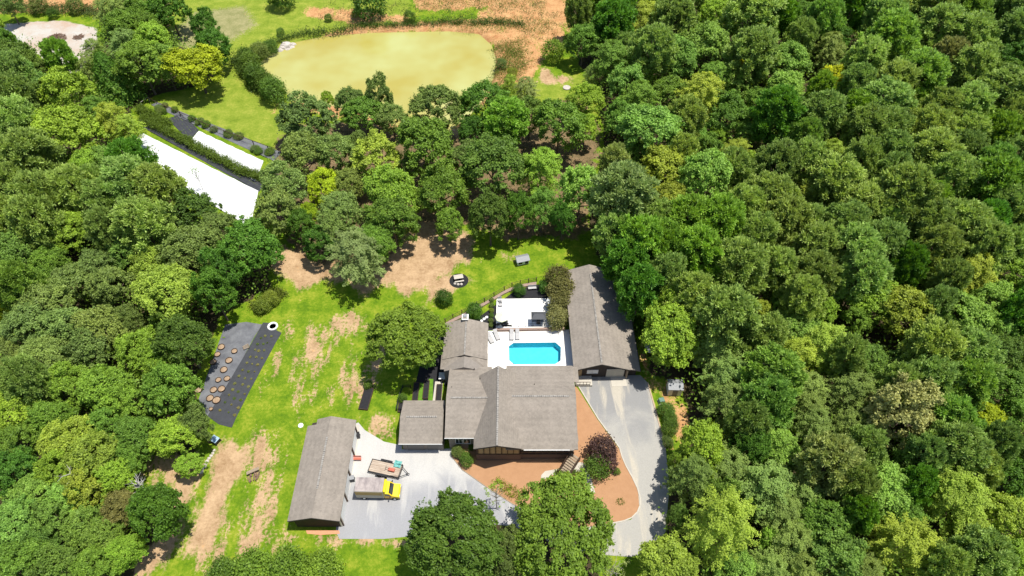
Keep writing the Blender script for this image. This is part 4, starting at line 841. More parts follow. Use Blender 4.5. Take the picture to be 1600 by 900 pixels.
def cone(seed):
    g = np.random.default_rng(seed); N = 8500; z = -0.95+1.9*g.random(N)**1.25; az = g.uniform(0,2*math.pi,N)
    rm = (1-(z+0.95)/1.95)**0.75*0.95+0.02; lob = 1+0.16*np.sin(az*7+z*9)+0.12*np.sin(az*13-z*14); r_ = rm*lob*g.uniform(0.78,1.05,N)
    c = np.stack([r_*np.cos(az), r_*np.sin(az), z+0.03*g.normal(size=N)],1); nr = unit(np.stack([np.cos(az), np.sin(az), np.full(N,0.55)],1)+g.normal(size=(N,3))*0.4)
    return finish('crown', quads(c, nr, g.uniform(.03,.06,N), g.uniform(.015,.03,N), g), 0.5+0.25*np.sin(az*7+z*9)*0.5+g.normal(size=N)*.15)
PRO = {'B': [broad(s) for s in (1,2,3,4,5,6,7)], 'G': [broad(20+s, 22, 48, 135, 0.031, 1.3) for s in range(3)], 'P': [pine(30+s) for s in range(4)],
       'F': [feather(40+s) for s in range(3)], 'C': [cone(50), cone(51)], 'S': [shrub(60+s) for s in range(4)],
       'D': [broad(70, 12, 4, 30, 0.035)]}
def trunk_mesh(seed, m, thick=0.045, limbs=7):
    g = random.Random(seed); b = MB(); pts = [(0,0,-0.03)]; x = y = 0
    for k in range(1,6): x += g.uniform(-.02,.02); y += g.uniform(-.02,.02); pts.append((x,y,k/5*1.15))
    for k in range(5): b.bar(pts[k], pts[k+1], thick*(1.25-0.2*k), thick*(1.05-0.2*k), 8)
    for i in range(limbs):
        z = 0.5+0.55*i/limbs; az = i*2.4+g.uniform(-.4,.4); r_ = g.uniform(0.45,0.75); p0 = Vector((0,0,z)); p1 = Vector((math.cos(az)*r_*0.5, math.sin(az)*r_*0.5, z+0.13)); p2 = Vector((math.cos(az+.2)*r_, math.sin(az+.2)*r_, z+0.22))
        b.bar(p0,p1,thick*0.5,thick*0.33,5); b.bar(p1,p2,thick*0.33,thick*0.12,5); b.bar(p1,p1+Vector((math.cos(az-.9)*.25,math.sin(az-.9)*.25,.1)),thick*0.25,thick*0.08,4)
    me = bpy.data.meshes.new('trunk'); me.from_pydata(b.v,[],b.f); me.materials.append(m); me.update(); return me
TR = {'B': [trunk_mesh(s, M['bark']) for s in range(3)], 'P': [trunk_mesh(9, M['bark'], 0.035, 10)], 'D': [trunk_mesh(12, M['palebark'], 0.04, 14)]}
BR = 2.3
COL = dict(dk=(0.040,0.090,0.010), md=(0.066,0.118,0.015), lt=(0.106,0.168,0.018), yl=(0.18,0.21,0.010), bg=(0.068,0.116,0.019), bd=(0.048,0.084,0.013),
           lb=(0.100,0.168,0.028), ol=(0.089,0.126,0.028), od=(0.070,0.104,0.023), ly=(0.125,0.162,0.020), tan=(0.165,0.165,0.052), ug=(0.15,0.26,0.03), yg=(0.135,0.190,0.010), gr=(0.100,0.128,0.038), pu=(0.060,0.036,0.030), br=(0.085,0.088,0.025))
CW = dict(dk='dark green', md='mid green', lt='bright green', yl='yellow green', bg='bluish green', bd='dark bluish green', lb='pale bluish green', yg='vivid yellowish green', ol='olive green', od='dark olive', ly='light yellowish green', tan='tan flowering', gr='greyish green', pu='purple brown', br='brownish green')
KW = dict(B='broadleaf tree', G='broadleaf tree', P='pine', F='feathery tree', C='conical evergreen', S='bush', D='sparse tree')
KN = dict(B='broadleaf_tree', G='broadleaf_tree', P='pine_tree', F='feathery_tree', C='evergreen_tree', S='bush', D='sparse_tree')
TREES = []; TC = 0
def plant(x, y, r, kind, col, H, label=None, px=None, py=None, flat=None, lowf=None):
    global TC; TC += 1; g = random.Random(TC*31); z0 = gz(x,y)
    hc, hz = {'P':(0.66,0.41),'F':(0.56,0.45),'C':(0.50,0.50),'S':(0.46,0.56),'D':(0.66,0.36)}.get(kind,(0.555,0.455))
    t = thing(KN[kind], 'x', 'bush' if kind == 'S' else 'tree', (x,y,z0), g.uniform(0,6.28))
    cr = bpy.data.objects.new('crown', g.choice(PRO[kind])); C.objects.link(cr); cr.parent = t; cr.location = (0,0,H*hc); q_ = g.uniform(.9,1.12); cr.scale = (r*q_, r/q_, H*hz*g.uniform(.92,1.08)); cr.rotation_euler = (g.uniform(-.12,.12), g.uniform(-.12,.12), 0)
    bb = BR*{'P':1.5,'F':1.2,'S':0.72,'G':0.72}.get(kind,1.08); c = [v*bb for v in COL[col]]; j = g.uniform(.87,1.13); k = g.uniform(.92,1.08); cr.color = (c[0]*j*k, c[1]*j, c[2]*j/k, 1)
    if kind != 'S':
        tm = bpy.data.objects.new('trunk', g.choice(TR.get(kind, TR['B']))); C.objects.link(tm); tm.parent = t; tm.scale = (r*0.9, r*0.9, H*hc)
        if kind == 'P': tm.scale = (r*.85, r*.85, H*0.86)
    TREES.append(dict(o=t, x=x, y=y, r=r, k=kind, c=col, px=px, py=py, lab=label)); return t
def tree(px, py, rp, kind, col, label=None, H=None):
    z = 8.0
    for _ in range(3):
        x, y = P(px,py,z); s = px_per_m(x,y,z); r = rp/s
        h = H or {'P': 9+1.3*r, 'S': 1.9*r, 'C': 3.0*r, 'D': 10.0}.get(kind, 3.5+2.0*r); h = min(h, 17.5)
        z = h*{'P':0.72,'S':0.5,'C':0.45}.get(kind,0.62)
    plant(x, y, r*(1.14 if (420 < px < 930 and 120 < py < 400 and kind != 'S') else 1.05 if kind in 'SGDC' or 560 < px < 930 else 1.20), kind, col, h, label, px, py)
T = [
# --- yard and near trees
(631,524,57,'G','lt','big dense tree with pale flowers left of the house',13.5),(668,548,22,'B','md','smaller crown leaning from the big tree towards the side table',7),
(712,846,72,'G','md','huge tree at bottom centre, left of the other huge crown',14),(877,834,78,'G','lt','largest bright green crown at bottom, below the front walk',13),(775,772,24,'D','lt','sparse young tree between the gravel and mulch bed',8),
(667,800,20,'D','md',None,8),(792,862,36,'G','od','dark crown filling the gap between the two huge bottom trees',9),
(556,398,46,'F','gr','pale greyish feathery tree above the top of the house lawn',12),
# --- middle belt
(477,184,42,'B','od','dark olive oak at the lower left corner of the pond',12),(512,156,9,'B','lt','small bright tree between dark oaks at pond edge',6),
(547,160,22,'B','od',None,10),(592,150,21,'B','od','tall dark olive crown standing against the pond water',13),(570,176,28,'B','md',None,10),(612,184,22,'B','ol',None,9),
(682,168,35,'B','od','dark olive oak alone in the middle of the pond shore',12),(475,243,32,'B','ol',None),(525,240,30,'B','ol',None),(588,245,37,'B','ly','light yellowish tree in the middle of the belt below pond'),
(662,226,43,'B','md','round mid green tree below the lone pond shore oak'),(442,290,34,'B','ol',None),(504,290,25,'B','yg','yellowest crown in the belt above the house lawn'),(484,335,14,'B','yg',None),(545,287,22,'B','ol',None),
(612,300,40,'B','lt','large bright tree above the tan clearing'),(613,345,36,'B','md',None),(690,297,38,'B','md','mid green tree standing at top of the tan clearing'),(702,352,22,'B','md',None),(532,328,30,'B','ol',None),(430,262,15,'D','lt',None,8),
(434,330,33,'B','ol',None),(585,378,30,'B','md',None),(757,160,35,'B','dk','dark crown at the right end of the pond shore',13),(792,188,32,'P','md','bushy pine just below the right end of the pond',13),(822,142,20,'F','gr','greyish tree beside the lawn right of the pond',9),(797,133,14,'F','ly',None,7),
(827,180,25,'B','bd',None),(873,197,39,'B','md','round tree at the left side of lawn right of the pond'),(770,256,46,'B','bd','big dark bluish crown in the middle of the belt',16),(723,247,22,'B','ol',None),(845,266,36,'F','lt','feathery light tree left of the bright tree above the lawn'),
(917,155,25,'B','lt','bright tree with visible trunk at the lawn edge right of pond',10),(914,202,18,'B','lt',None,8),(908,297,36,'B','lb','pale bluish tree at right end of the upper lawn',14),(765,336,30,'B','bd',None,13),(810,330,22,'B','dk',None,12),(847,322,28,'F','md',None,11),(880,340,18,'B','dk',None,10),
(740,205,20,'B','dk',None,9),(640,262,16,'B','od',None,8),(560,225,16,'B','od',None,9),(497,380,24,'B','dk',None,8),(520,360,22,'B','ol',None,9),(465,350,22,'B','dk',None,8),
# --- right forest
(912,60,26,'B','md','narrow tree beside the orange clay right of the pond'),(905,10,20,'P','od',None),(960,30,28,'P','dk',None),(1007,32,30,'F','ly','light feathery tree near the top centre of the right wood'),(1052,30,31,'P','od',None),(955,92,31,'F','md','round feathery tree at the left edge of the right wood'),(922,118,13,'F','ol',None),
(1020,78,27,'P','ol',None),(1065,90,26,'B','lb',None),(1102,68,34,'B','lb','large pale bluish dome in the upper middle of right wood'),(1065,52,8,'B','yl',None),(1117,18,24,'B','lt',None),(1175,22,38,'P','ol',None),(1217,25,24,'P','dk',None),(1160,97,13,'B','yl',None),(1175,85,34,'P','od',None),
(980,132,27,'B','lb',None),(1000,157,32,'F','md',None),(1010,110,17,'B','lt',None),(1045,145,25,'B','md',None),(1095,150,36,'F','ly',None),(1115,122,27,'F','md',None),(1155,135,20,'B','lb',None),(1137,180,28,'B','md',None),(1227,95,29,'B','lb',None),(1225,140,27,'B','lb','pale bluish crown left of the vivid yellow tree'),(1190,160,22,'B','md',None),
(1015,209,45,'B','lb','brightest big pale dome at the left side of right wood',15),(970,185,22,'B','md',None),(1070,187,25,'P','ol',None),(1122,212,14,'B','lt',None),(1087,212,16,'B','lb',None),(1212,180,31,'P','dk',None),(1167,210,16,'B','md',None),
(1252,25,18,'B','md',None),(1287,32,25,'P','bg',None),(1332,12,26,'P','dk',None),(1412,15,21,'F','ly',None),(1380,30,27,'P','ol',None),(1465,15,27,'P','ol',None),(1510,18,29,'P','bg',None),(1585,12,26,'P','od',None),(1555,38,15,'B','bg',None),(1465,50,33,'P','ol',None),(1390,62,35,'P','bg',None),(1512,62,33,'P','ol',None),(1592,50,26,'P','od',None),(1588,88,28,'B','dk','dark broadleaf crown at the upper right edge of the photo'),
(1302,60,21,'B','dk',None),(1297,78,25,'F','ol',None),(1352,97,27,'P','ol',None),(1302,127,20,'B','yl','vivid yellow tree high in the right wood'),(1340,130,21,'P','ol',None),(1395,95,16,'P','bg',None),(1400,135,29,'P','ol',None),(1435,117,33,'P','bg',None),(1482,92,23,'P','br',None),(1485,128,25,'B','gr','greyish broadleaf crown among pines at upper right'),(1522,110,31,'P','ol',None),(1575,118,19,'B','md',None),(1572,150,37,'P','ol',None),
(1427,180,19,'B','yl','small yellow tree among dark pines at right'),(1380,165,35,'P','ol',None),(1287,180,29,'P','od',None),(1332,178,23,'P','md',None),(1245,172,18,'B','bg',None),(1467,175,27,'P','ol',None),(1510,172,31,'P','ol',None),(1355,205,31,'P','od',None),(1390,208,27,'P','ol',None),(1447,210,29,'P','ol',None),(1255,215,20,'P','bg',None),(1507,213,27,'P','ol',None),(1557,210,25,'P','md',None),(1592,190,25,'P','ol',None),
(962,257,17,'P','gr',None),(972,310,42,'P','gr','big greyish green pine between lawn and right wood',17),(992,240,23,'B','md',None),(1035,264,35,'B','ly',None),(1065,240,21,'P','ol',None),(1105,278,36,'B','lb','pale bluish dome above the pool house woods',15),(1105,232,21,'B','md',None),(1150,242,25,'F','ly',None),(1145,267,23,'P','ol',None),(1175,262,19,'B','lt',None),(1047,318,29,'B','ly',None),(1030,347,26,'P','ol',None),(1075,350,36,'P','md',None),(1120,352,36,'P','md',None),(1157,292,21,'B','md',None),(1160,328,27,'P','ol',None),(1215,257,28,'P','od',None),(1225,232,21,'B','lb',None),(1205,312,33,'P','ol',None),(1230,350,33,'P','ol',None),
(960,365,25,'P','ol',None),(1000,380,32,'P','md','mid green pine with branches reaching over the pool house roof',15),(1035,388,32,'P','md',None),(980,410,30,'P','dk',None,13),(1092,402,35,'P','md',None),(1040,432,26,'P','ol',None,13),(1155,418,36,'P','ol',None),(1212,425,28,'P','ol',None),(1180,372,26,'P','ol',None),
(1260,255,26,'P','ol',None),(1300,243,23,'F','ly',None),(1305,285,35,'P','ol',None),(1347,255,26,'P','od',None),(1395,242,27,'P','ol',None),(1452,245,35,'P','ol',None),(1505,242,26,'P','od',None),(1547,262,27,'P','bg',None),(1562,236,16,'B','md',None),(1592,248,24,'P','od',None),(1412,310,38,'P','od','broad round dark pine in the middle of right wood',17),(1390,275,24,'P','od',None),(1485,282,30,'P','ol',None),(1552,292,37,'P','md',None),(1255,310,24,'F','ly',None),(1300,318,23,'F','ly',None),(1347,326,33,'P','ol',None),(1315,358,33,'P','od',None),(1258,355,26,'P','ol',None),(1447,352,31,'P','od',None),(1500,355,35,'P','ol',None),(1540,350,24,'P','dk',None),(1572,330,27,'P','ol',None),(1595,345,24,'P','ol',None),(1380,350,22,'P','ol',None),
(1272,388,31,'P','ol',None),(1327,397,34,'P','ol',None),(1380,386,31,'P','od',None),(1420,389,23,'B','bg',None),(1465,388,27,'P','ol',None),(1540,388,31,'P','ol',None),(1270,432,31,'P','od',None),(1345,434,30,'P','ol',None),(1382,438,20,'B','lt',None),(1445,438,20,'B','lt',None),(1415,414,22,'P','dk',None),(1522,425,35,'F','ly','light feathery crown at the right, above the bluish domes'),(1587,424,28,'B','lt',None),(1482,436,22,'P','od',None),(1575,385,22,'P','ol',None),
(1047,522,42,'B','lt','bright tree hanging over the right side of the pool house',13),(1052,480,24,'B','lt',None,12),(1082,467,30,'P','ol',None,14),(1135,500,40,'P','ol','large olive pine right of the bright tree by pool house',16),(1185,487,18,'B','ly',None),(1227,482,25,'B','lb',None),(1245,512,27,'B','lb','bright bluish round crown in the middle of the wood'),(1197,527,26,'P','ol',None),(1120,552,36,'F','ol',None),(1167,555,17,'B','ly',None),(1205,587,38,'P','bg',None),(1140,592,36,'F','ol',None),(1247,557,32,'F','ly',None),(1258,608,32,'F','ol',None),(1197,627,33,'P','bg',None),(1135,632,36,'F','od','dark feathery tree just right of the utility shed clearing'),(1000,455,28,'P','dk',None,13),(1210,662,24,'B','lb',None),(1165,665,26,'P','od',None),(1262,640,28,'F','ol',None),
(1255,470,28,'P','ol',None),(1283,488,20,'B','lt',None),(1367,470,34,'B','lt',None),(1412,490,37,'B','ly','large yellowish crown at right centre of the wood'),(1340,500,22,'B','md',None),(1505,496,37,'B','lb','pale bluish dome right of the large yellowish crown'),(1460,482,22,'P','od',None),(1550,473,31,'B','lb',None),(1563,514,24,'B','lb',None),(1594,487,24,'P','dk',None),(1290,543,39,'F','ly','light feathery round crown left of right centre'),(1360,567,24,'B','bg',None),(1392,572,20,'B','bd',None),(1457,550,35,'P','ol',None),(1512,557,35,'P','ol',None),(1567,557,30,'B','bd',None),(1557,582,20,'F','ol',None),(1335,612,37,'F','od',None),(1450,597,31,'P','ol',None),(1505,602,31,'P','bg',None),(1413,647,46,'B','tan','tan flowering crown, the only brownish one in the wood',15),(1535,657,27,'B','yl','vivid yellow tree right of the tan crown'),(1583,612,33,'B','md',None),(1587,657,30,'B','md',None),(1485,663,32,'P','bg',None),(1270,667,30,'F','ol',None),(1320,560,24,'P','od',None),(1400,605,26,'P','od',None),(1360,660,24,'F','od',None),(1325,665,26,'F','ol',None),
(1098,700,36,'B','lt','bright green tree right of the driveway bushes',12),(1060,722,15,'B','lt',None,7),(1082,747,33,'F','od','dark feathery tree at the right edge of driveway',12),(1137,730,37,'F','ol',None),(1215,702,31,'B','lb','pale bluish crown right of the bright driveway tree'),(1168,700,26,'B','dk',None,12),(1195,760,43,'F','ol',None),(1122,774,24,'B','bg',None,11),(1128,818,52,'F','ly','large light feathery tree at lower right of the driveway',16),(1056,808,15,'B','bg',None,8),(1222,802,32,'F','ol',None),(1234,848,36,'F','ol',None),(1150,890,28,'B','lb',None),(1042,885,40,'B','ly','yellowish round tree at the bottom edge by the driveway',10),(957,888,32,'D','gr','pale grey sparse tree at the bottom edge by the driveway',8),(1207,850,20,'B','lt',None),(1200,890,30,'F','ol',None),
(1290,727,37,'P','gr',None),(1380,764,43,'B','lb','large pale bluish dome at lower right of the wood'),(1402,802,31,'B','md',None),(1490,707,37,'P','ol',None),(1492,777,49,'F','ly','largest light feathery crown at the lower right'),(1577,747,32,'B','dk','dark glossy green tree at the right edge of the photo'),(1575,812,35,'B','ly',None),(1290,818,35,'B','md',None),(1302,872,41,'B','bg','bluish round crown at the bottom right of centre'),(1410,852,49,'F','ly','light feathery crown at the bottom edge right'),(1522,838,24,'B','ly',None),(1528,872,35,'P','ol',None),(1584,875,28,'B','lt',None),(1255,775,31,'F','ol',None),(1477,890,28,'P','ol',None),(1255,890,30,'F','ol',None),(1432,762,22,'P','dk',None),(1330,760,28,'P','od',None),(1350,890,28,'F','ol',None),(1440,715,26,'P','od',None),(1350,705,28,'P','od',None),(1555,700,24,'P','od',None),(1340,800,22,'P','dk',None),(1530,735,22,'P','ol',None),
# --- left forest
(10,4,18,'B','od',None),(172,12,25,'F','ol',None),(190,42,24,'B','md',None),(217,22,22,'B','md',None),(262,10,28,'B','dk','dark tree at the top edge left of the upper lawn'),(230,38,20,'B','md',None),(195,72,26,'F','ol',None),(235,60,27,'B','lt','bright tree left of the white stacked box',),(220,97,35,'B','md',None),(257,100,26,'B','lb',None),(305,102,37,'B','yl','vivid yellow tree beside the upper lawn',12),(320,40,19,'B','dk','dark narrow tree above the vivid yellow tree',11),(332,72,22,'B','dk',None,11),(148,82,18,'F','ol',None),(138,106,17,'F','ol',None),(174,122,36,'C','dk','dark conical cedar left of the row garden',12),
(18,92,30,'B','bd',None),(55,104,20,'B','bg',None),(38,118,24,'B','bg',None),(15,120,27,'P','ol',None),(50,132,26,'B','bg',None),(107,150,36,'B','lt',None),(25,157,29,'P','od',None),(25,192,31,'P','ol',None),(100,207,42,'B','lt','large bright tree left of the big white row cover'),(175,187,27,'F','ly','light feathery tree at the top of the row garden'),(200,200,22,'F','ly',None,9),(150,172,20,'F','md',None),
(45,247,37,'P','ol','broad olive pine at the left edge below the bright tree'),(135,258,22,'B','lt',None),(167,250,22,'B','lb',None),(207,255,26,'P','dk',None),(237,243,15,'D','bg','sparse sapling overlapping the top of the big white cover',8),(205,290,37,'P','ol',None),(245,300,34,'P','ol',None),(120,300,33,'P','ol',None),(160,320,27,'P','ol',None),(62,314,35,'P','od',None),(55,347,33,'P','ol',None),(225,352,37,'P','ol',None),(110,364,28,'B','lt','bright tree in the middle of the left pines'),(282,287,12,'D','lt',None,7),(306,272,9,'D','lt','thin sapling standing over the middle of the white cover',7),(303,334,31,'B','bd','dark bluish crown at the lower edge of the white cover'),(22,397,33,'B','bg',None),(75,407,24,'B','md',None),(195,392,29,'B','bg',None),(300,392,37,'B','ol',None),(342,362,27,'B','ol',None),(155,417,26,'B','ol',None),(235,417,26,'B','ly',None),(170,362,26,'P','od',None),(15,290,26,'P','od',None),(20,340,24,'P','ol',None),(150,290,18,'P','ol',None),
(388,385,40,'B','dk','dark round tree at the tip of the left wood above lawn',13),(345,420,28,'B','dk',None,13),(25,447,28,'P','bg',None),(75,437,18,'B','md',None),(112,443,29,'B','ol',None),(175,447,31,'B','ol',None),(260,454,45,'B','ly','large yellowish green crown at right of the left wood'),(332,455,27,'B','dk',None,13),(12,487,16,'B','yl',None),(70,477,35,'B','ol',None),(45,510,35,'B','ol',None),(107,512,35,'B','ol','olive oak in the middle of the left wood'),(155,514,35,'B','ol',None),(70,557,35,'B','ol',None),(140,547,29,'B','ol',None),(255,502,18,'B','bg',None),(287,534,35,'B','bd','dark bluish tree left of the round planters',12),(217,550,29,'B','lt',None),(250,562,24,'B','lt',None),(265,607,35,'B','md',None,12),(110,602,31,'B','lt',None),(165,610,35,'B','lt','bright tree in the left wood below the dark gap'),(205,632,26,'B','lt',None),(45,597,27,'P','od',None),(25,637,35,'B','lt',None),(295,628,13,'B','md',None,5),(200,500,22,'B','od',None),(15,560,24,'B','ol',None),(80,655,28,'B','md',None),
(30,692,31,'B','md',None),(20,732,31,'B','dk',None),(112,687,35,'B','ly',None),(150,717,35,'B','ly','yellowish crown at the centre of lower left wood'),(92,734,29,'B','lt',None),(135,764,29,'B','ly',None),(212,682,31,'B','md',None),(165,662,26,'B','md',None),(270,680,31,'B','lt','bright tall tree left of the small dark cart',9),(307,664,21,'B','od','dark olive tree above the row of pale stones',9),(295,726,17,'B','lt',None,5),(245,799,37,'B','dk','dark rounded tree at the right tip of lower left wood',12),(190,799,26,'B','br',None),(82,812,28,'B','bg',None),(25,822,35,'B','lb',None),(135,827,29,'B','bg',None),(160,842,28,'B','bg',None),(195,862,24,'B','lt',None),(150,890,28,'B','md',None),(90,885,32,'B','bg',None),(35,882,36,'B','md',None),(50,775,28,'B','lb',None),(105,780,26,'B','lb',None),(180,745,26,'B','lt',None),(60,852,26,'B','bg',None),(200,720,22,'B','md',None),
]
for q in T: tree(*q)
SHR = [
(693,466,13,'dk','round dark bush alone on the lawn above the fence'),(741,486,13,'dk','dark bush outside the fence by the chimney'),(811,453,10,'dk','dark green bush on the bed behind the terrace'),(853,447,11,'dk','dark bush left of the tall olive hedge'),
(872,436,21,'br','tallest brownish bush beside the pool house roof'),(877,457,23,'br','middle brownish bush beside the pool house'),(874,476,19,'br','lower brownish bush above the yellowish one'),(871,497,18,'tan','yellowish bush at the right end of the terrace'),
(714,704,9,'ol','olive bush against the wing wall by the gravel'),(720,710,8,'ol','middle olive bush at the gravel corner'),(729,718,11,'md','green bush in front of the gable corner'),(738,697,7,'dk','dark bush tucked in the wall corner by the windows'),
(945,708,25,'pu','purple brown bush between house and driveway'),(934,729,20,'md','round green bush in front of the purple bush'),(963,736,6,'md','tiny green bush alone on the orange mulch'),
(1041,640,12,'md','upper green bush along the right driveway edge'),(1047,652,11,'md','second green bush along the right driveway edge'),(1046,668,14,'md','lowest large green bush along the driveway edge'),(1043,690,9,'od','small dark bush at the end of the driveway bushes'),
(391,101,17,'md','upper bush at the left bank of the pond'),(398,120,18,'md','second bush down the left bank of the pond'),(413,128,15,'md','third bush down the left bank of the pond'),(427,142,20,'md','large pointed bush at the lower left pond corner'),(384,88,13,'md','leafy bush at the path bend by the pond'),
(405,78,14,'ol','olive bush left of the boulder heap'),(420,70,12,'md','green bush above the boulder heap'),(640,26,9,'md','round young tree at the top middle of the pond bank'),(513,28,6,'md','thin young tree at the top left pond bank'),(556,22,7,'ly','yellowish young tree on the top pond bank'),(438,50,6,'md','small dark sapling near the boulder heap'),
(864,80,18,'lt','bright young tree alone on the clay right of pond'),(82,20,8,'dk','small dark bush at the top of the bare clearing'),(575,3,26,'dk','dark tree crown cut by the top edge above the pond'),(437,-6,22,'dk','dark tree crown cut by the top edge above the lawn'),
(450,892,34,'lt','low bush patch at bottom edge below the garage'),(505,890,30,'lt','right bush patch at bottom edge below the garage'),(395,893,32,'lt','left bush patch at bottom edge below the dirt track'),(350,897,26,'md','dark low bush at the bottom edge by the track'),
(423,468,12,'ly','light weedy bush at the top left of the lawn'),(410,478,12,'ly','weedy bush above the black ground fabric'),(575,601,7,'md','bush at the top of the lone raised bed'),(629,622,7,'md','leafy plant inside the fenced raised bed'),(60,8,13,'ol','olive bush above the bare clearing'),(118,8,12,'ol','olive bush at the top right of the clearing'),
(783,100,8,'ol','weedy bush on the clay bank right of pond'),(800,115,9,'ly','light weedy bush on the clay bank'),(786,142,9,'lt','bright bush at the lower right pond corner'),(915,740,0,'lt','')]
for a, c, rp, col, lab in SHR:
    if rp: tree(a, c, rp, 'S', col, lab)
# automatic fill of the deep wood between the crowns
fr, fl = poly(FOREST_R), poly(FOREST_L)
cand = [(x+RNG.uniform(-1.5,1.5), y+RNG.uniform(-1.5,1.5)) for x in np.arange(-170,172,4.6) for y in np.arange(20,205,4.6)]
cx_ = np.array([c[0] for c in cand]); cy_ = np.array([c[1] for c in cand]); okR = sdist(cx_,cy_,fr) > 3.0; okL = sdist(cx_,cy_,fl) > 3.0; NF = 0
for i in RNG.permutation(len(cand)):
    if not (okR[i] or okL[i]): continue
    x, y = cand[i]; s = px_per_m(x,y,8); d = y*math.cos(CP)-(8-CH)*math.sin(CP); qx = 800+CF*x/d; qy = 450-CF*(y*math.sin(CP)+(8-CH)*math.cos(CP))/d
    if not (-35 < qx < 1635 and -30 < qy < 925): continue
    if min(math.hypot(x-t['x'], y-t['y'])/(t['r']+2.2) for t in TREES) < 0.98: continue
    if NF > 150: break
    NF += 1; kk = 'P' if (okR[i] and qy < 450) or random.random() < 0.35 else 'B'
    plant(x, y, random.uniform(3.0,3.9), kk, random.choice(['ol','od','md','ol'] if kk == 'P' else ['md','dk','ol','lt']), random.uniform(9.5,12), None, qx, qy)
print('TREES', len(TREES), 'fill', NF, {k: sum(t['k']==k for t in TREES) for k in KW})
# labels that single out every tree
prom = [t for t in TREES if t['lab']]
for t in prom: t['o']['label'] = t['lab']
short = {id(t): t['lab'] for t in prom}
bycell = {}
def dirname(dx, dy):
    a = math.degrees(math.atan2(-dy, dx)) % 360
    return ['right','upper right','top','upper left','left','lower left','bottom','lower right'][int((a+22.5)//45) % 8]
for t in TREES:
    if t['lab']: continue
    p = min((q for q in prom if q['k'] != 'S' or q['r'] > 2.5), key=lambda q: (q['px']-t['px'])**2+(q['py']-t['py'])**2)
    dx, dy = t['px']-p['px'], t['py']-p['py']; bycell.setdefault((id(p), dirname(dx,dy), t['k'], t['c']), []).append((math.hypot(dx,dy), t, p))
ordn = ['nearest','second','third','fourth','fifth','sixth','seventh','eighth']
for key, lst in bycell.items():
    lst.sort(key=lambda q: q[0])
    for i, (d_, t, p) in enumerate(lst):
        w2 = {'right':'right of','left':'left of','top':'above','bottom':'below','upper right':'up right of','upper left':'up left of','lower left':'down left of','lower right':'down right of'}[key[1]]
        pre = '' if len(lst) == 1 else (ordn[i]+' ')
        base = p['lab'].split(',')[0]
        lab = f"{pre}{CW[t['c']]} {KW[t['k']]} {w2} the {base}"
        ws = lab.split()
        if len(ws) > 16:
            bw = base.split(); cut = 16-(len(ws)-len(bw)); bw = bw[:cut]
            while bw and bw[-1] in ('the','of','at','in','and','with','by','to','left','right','between','above','below','edge','left','a','over'): bw = bw[:-1]
            lab = f"{pre}{CW[t['c']]} {KW[t['k']]} {w2} the {' '.join(bw)}"
        t['o']['label'] = lab; t['o']['group'] = {'P':'pines of the wood','B':'broadleaf trees of the wood','F':'feathery trees of the wood','D':'sparse young trees','G':'broadleaf trees of the wood','S':'bushes','C':'evergreens'}[t['k']]
seen = {}
for t in TREES: seen.setdefault(t['o']['label'], []).append(t)
for l, ts in seen.items():
    if len(ts) > 1: print('DUP', l, len(ts))

# leafy masses nobody could count
def scatter(name, label, cat, pts, size, col, per=14, spread=0.5, hgt=0.4, leaf=0.16, kind='stuff', group=None):
    n = len(pts); ii = np.repeat(np.arange(n), per); N = len(ii); p = np.array(pts)[ii]; q = RNG.normal(size=(N,3))*np.array([spread,spread,hgt])*0.5; q[:,2] = np.abs(q[:,2])*1.4
    z = terrain(p[:,0], p[:,1]); cen = np.stack([p[:,0]+q[:,0], p[:,1]+q[:,1], z+q[:,2]+0.03+(p[:,2] if p.shape[1] > 2 else 0)],1)
    nr = unit(RNG.normal(size=(N,3))*0.6+np.array([0,0,0.8])); tone = 0.5+RNG.uniform(-.2,.2,n)[ii]+RNG.normal(size=N)*.15
    o = bpy.data.objects.new(name, finish(name, quads(cen, nr, leaf*RNG.uniform(.6,1.3,N), leaf*RNG.uniform(.4,.8,N), RNG), tone)); C.objects.link(o); o.color = (*COL[col],1); return tag(o, label, cat, group, kind)
def in_poly(pg, n, m=0.5):
    lo, hi = pg.min(0), pg.max(0); lo = np.maximum(lo, [-180,15]); hi = np.minimum(hi, [180,215]); a = RNG.uniform(size=(n,2))*(hi-lo)+lo; return a[sdist(a[:,0],a[:,1],pg) > m]
for pg, lab, nn in [(fr,'leafy undergrowth on the floor of the right wood',9000),(fl,'leafy undergrowth on the floor of the left wood',7500)]:
    a = in_poly(pg, int(nn*1.4), 0.2); a = np.concatenate([a, RNG.uniform(0.2,7.0,(len(a),1))*RNG.random((len(a),1))],1)
    scatter('undergrowth', lab, 'undergrowth', a, 1, 'ug', 17, 2.1, 1.6, 0.29)
a = in_poly(poly(FOREST_M), 700, 0.5); scatter('weeds', 'low weeds under the trees between pond and lawn', 'weeds', a, 1, 'ol', 10, 1.0, 0.4, 0.16)
def band(pts, wd, n):
    q = [np.array(P(a,c)) for a,c in pts]; out = []
    L_ = [np.linalg.norm(b-a) for a,b in zip(q[:-1],q[1:])]; tot = sum(L_)
    for (a, b), l in zip(zip(q[:-1],q[1:]), L_):
        k = int(n*l/tot); t = RNG.random(k)[:,None]; nr = np.array([-(b-a)[1],(b-a)[0]])/l; out.append(a+(b-a)*t+nr*RNG.uniform(-wd,wd,k)[:,None])
    return np.concatenate(out)
scatter('bank_plants','weedy green plants along the upper pond bank','weeds',band([(395,90),(430,66),(470,54),(520,50),(560,42),(620,40),(700,36),(780,36),(820,40)],1.1,420),1,'md',22,1.2,1.0,0.17)
scatter('bank_plants','dense green growth along the left pond bank','weeds',band([(378,92),(390,112),(405,132),(430,150)],2.2,500),1,'md',24,1.3,1.8,0.19)
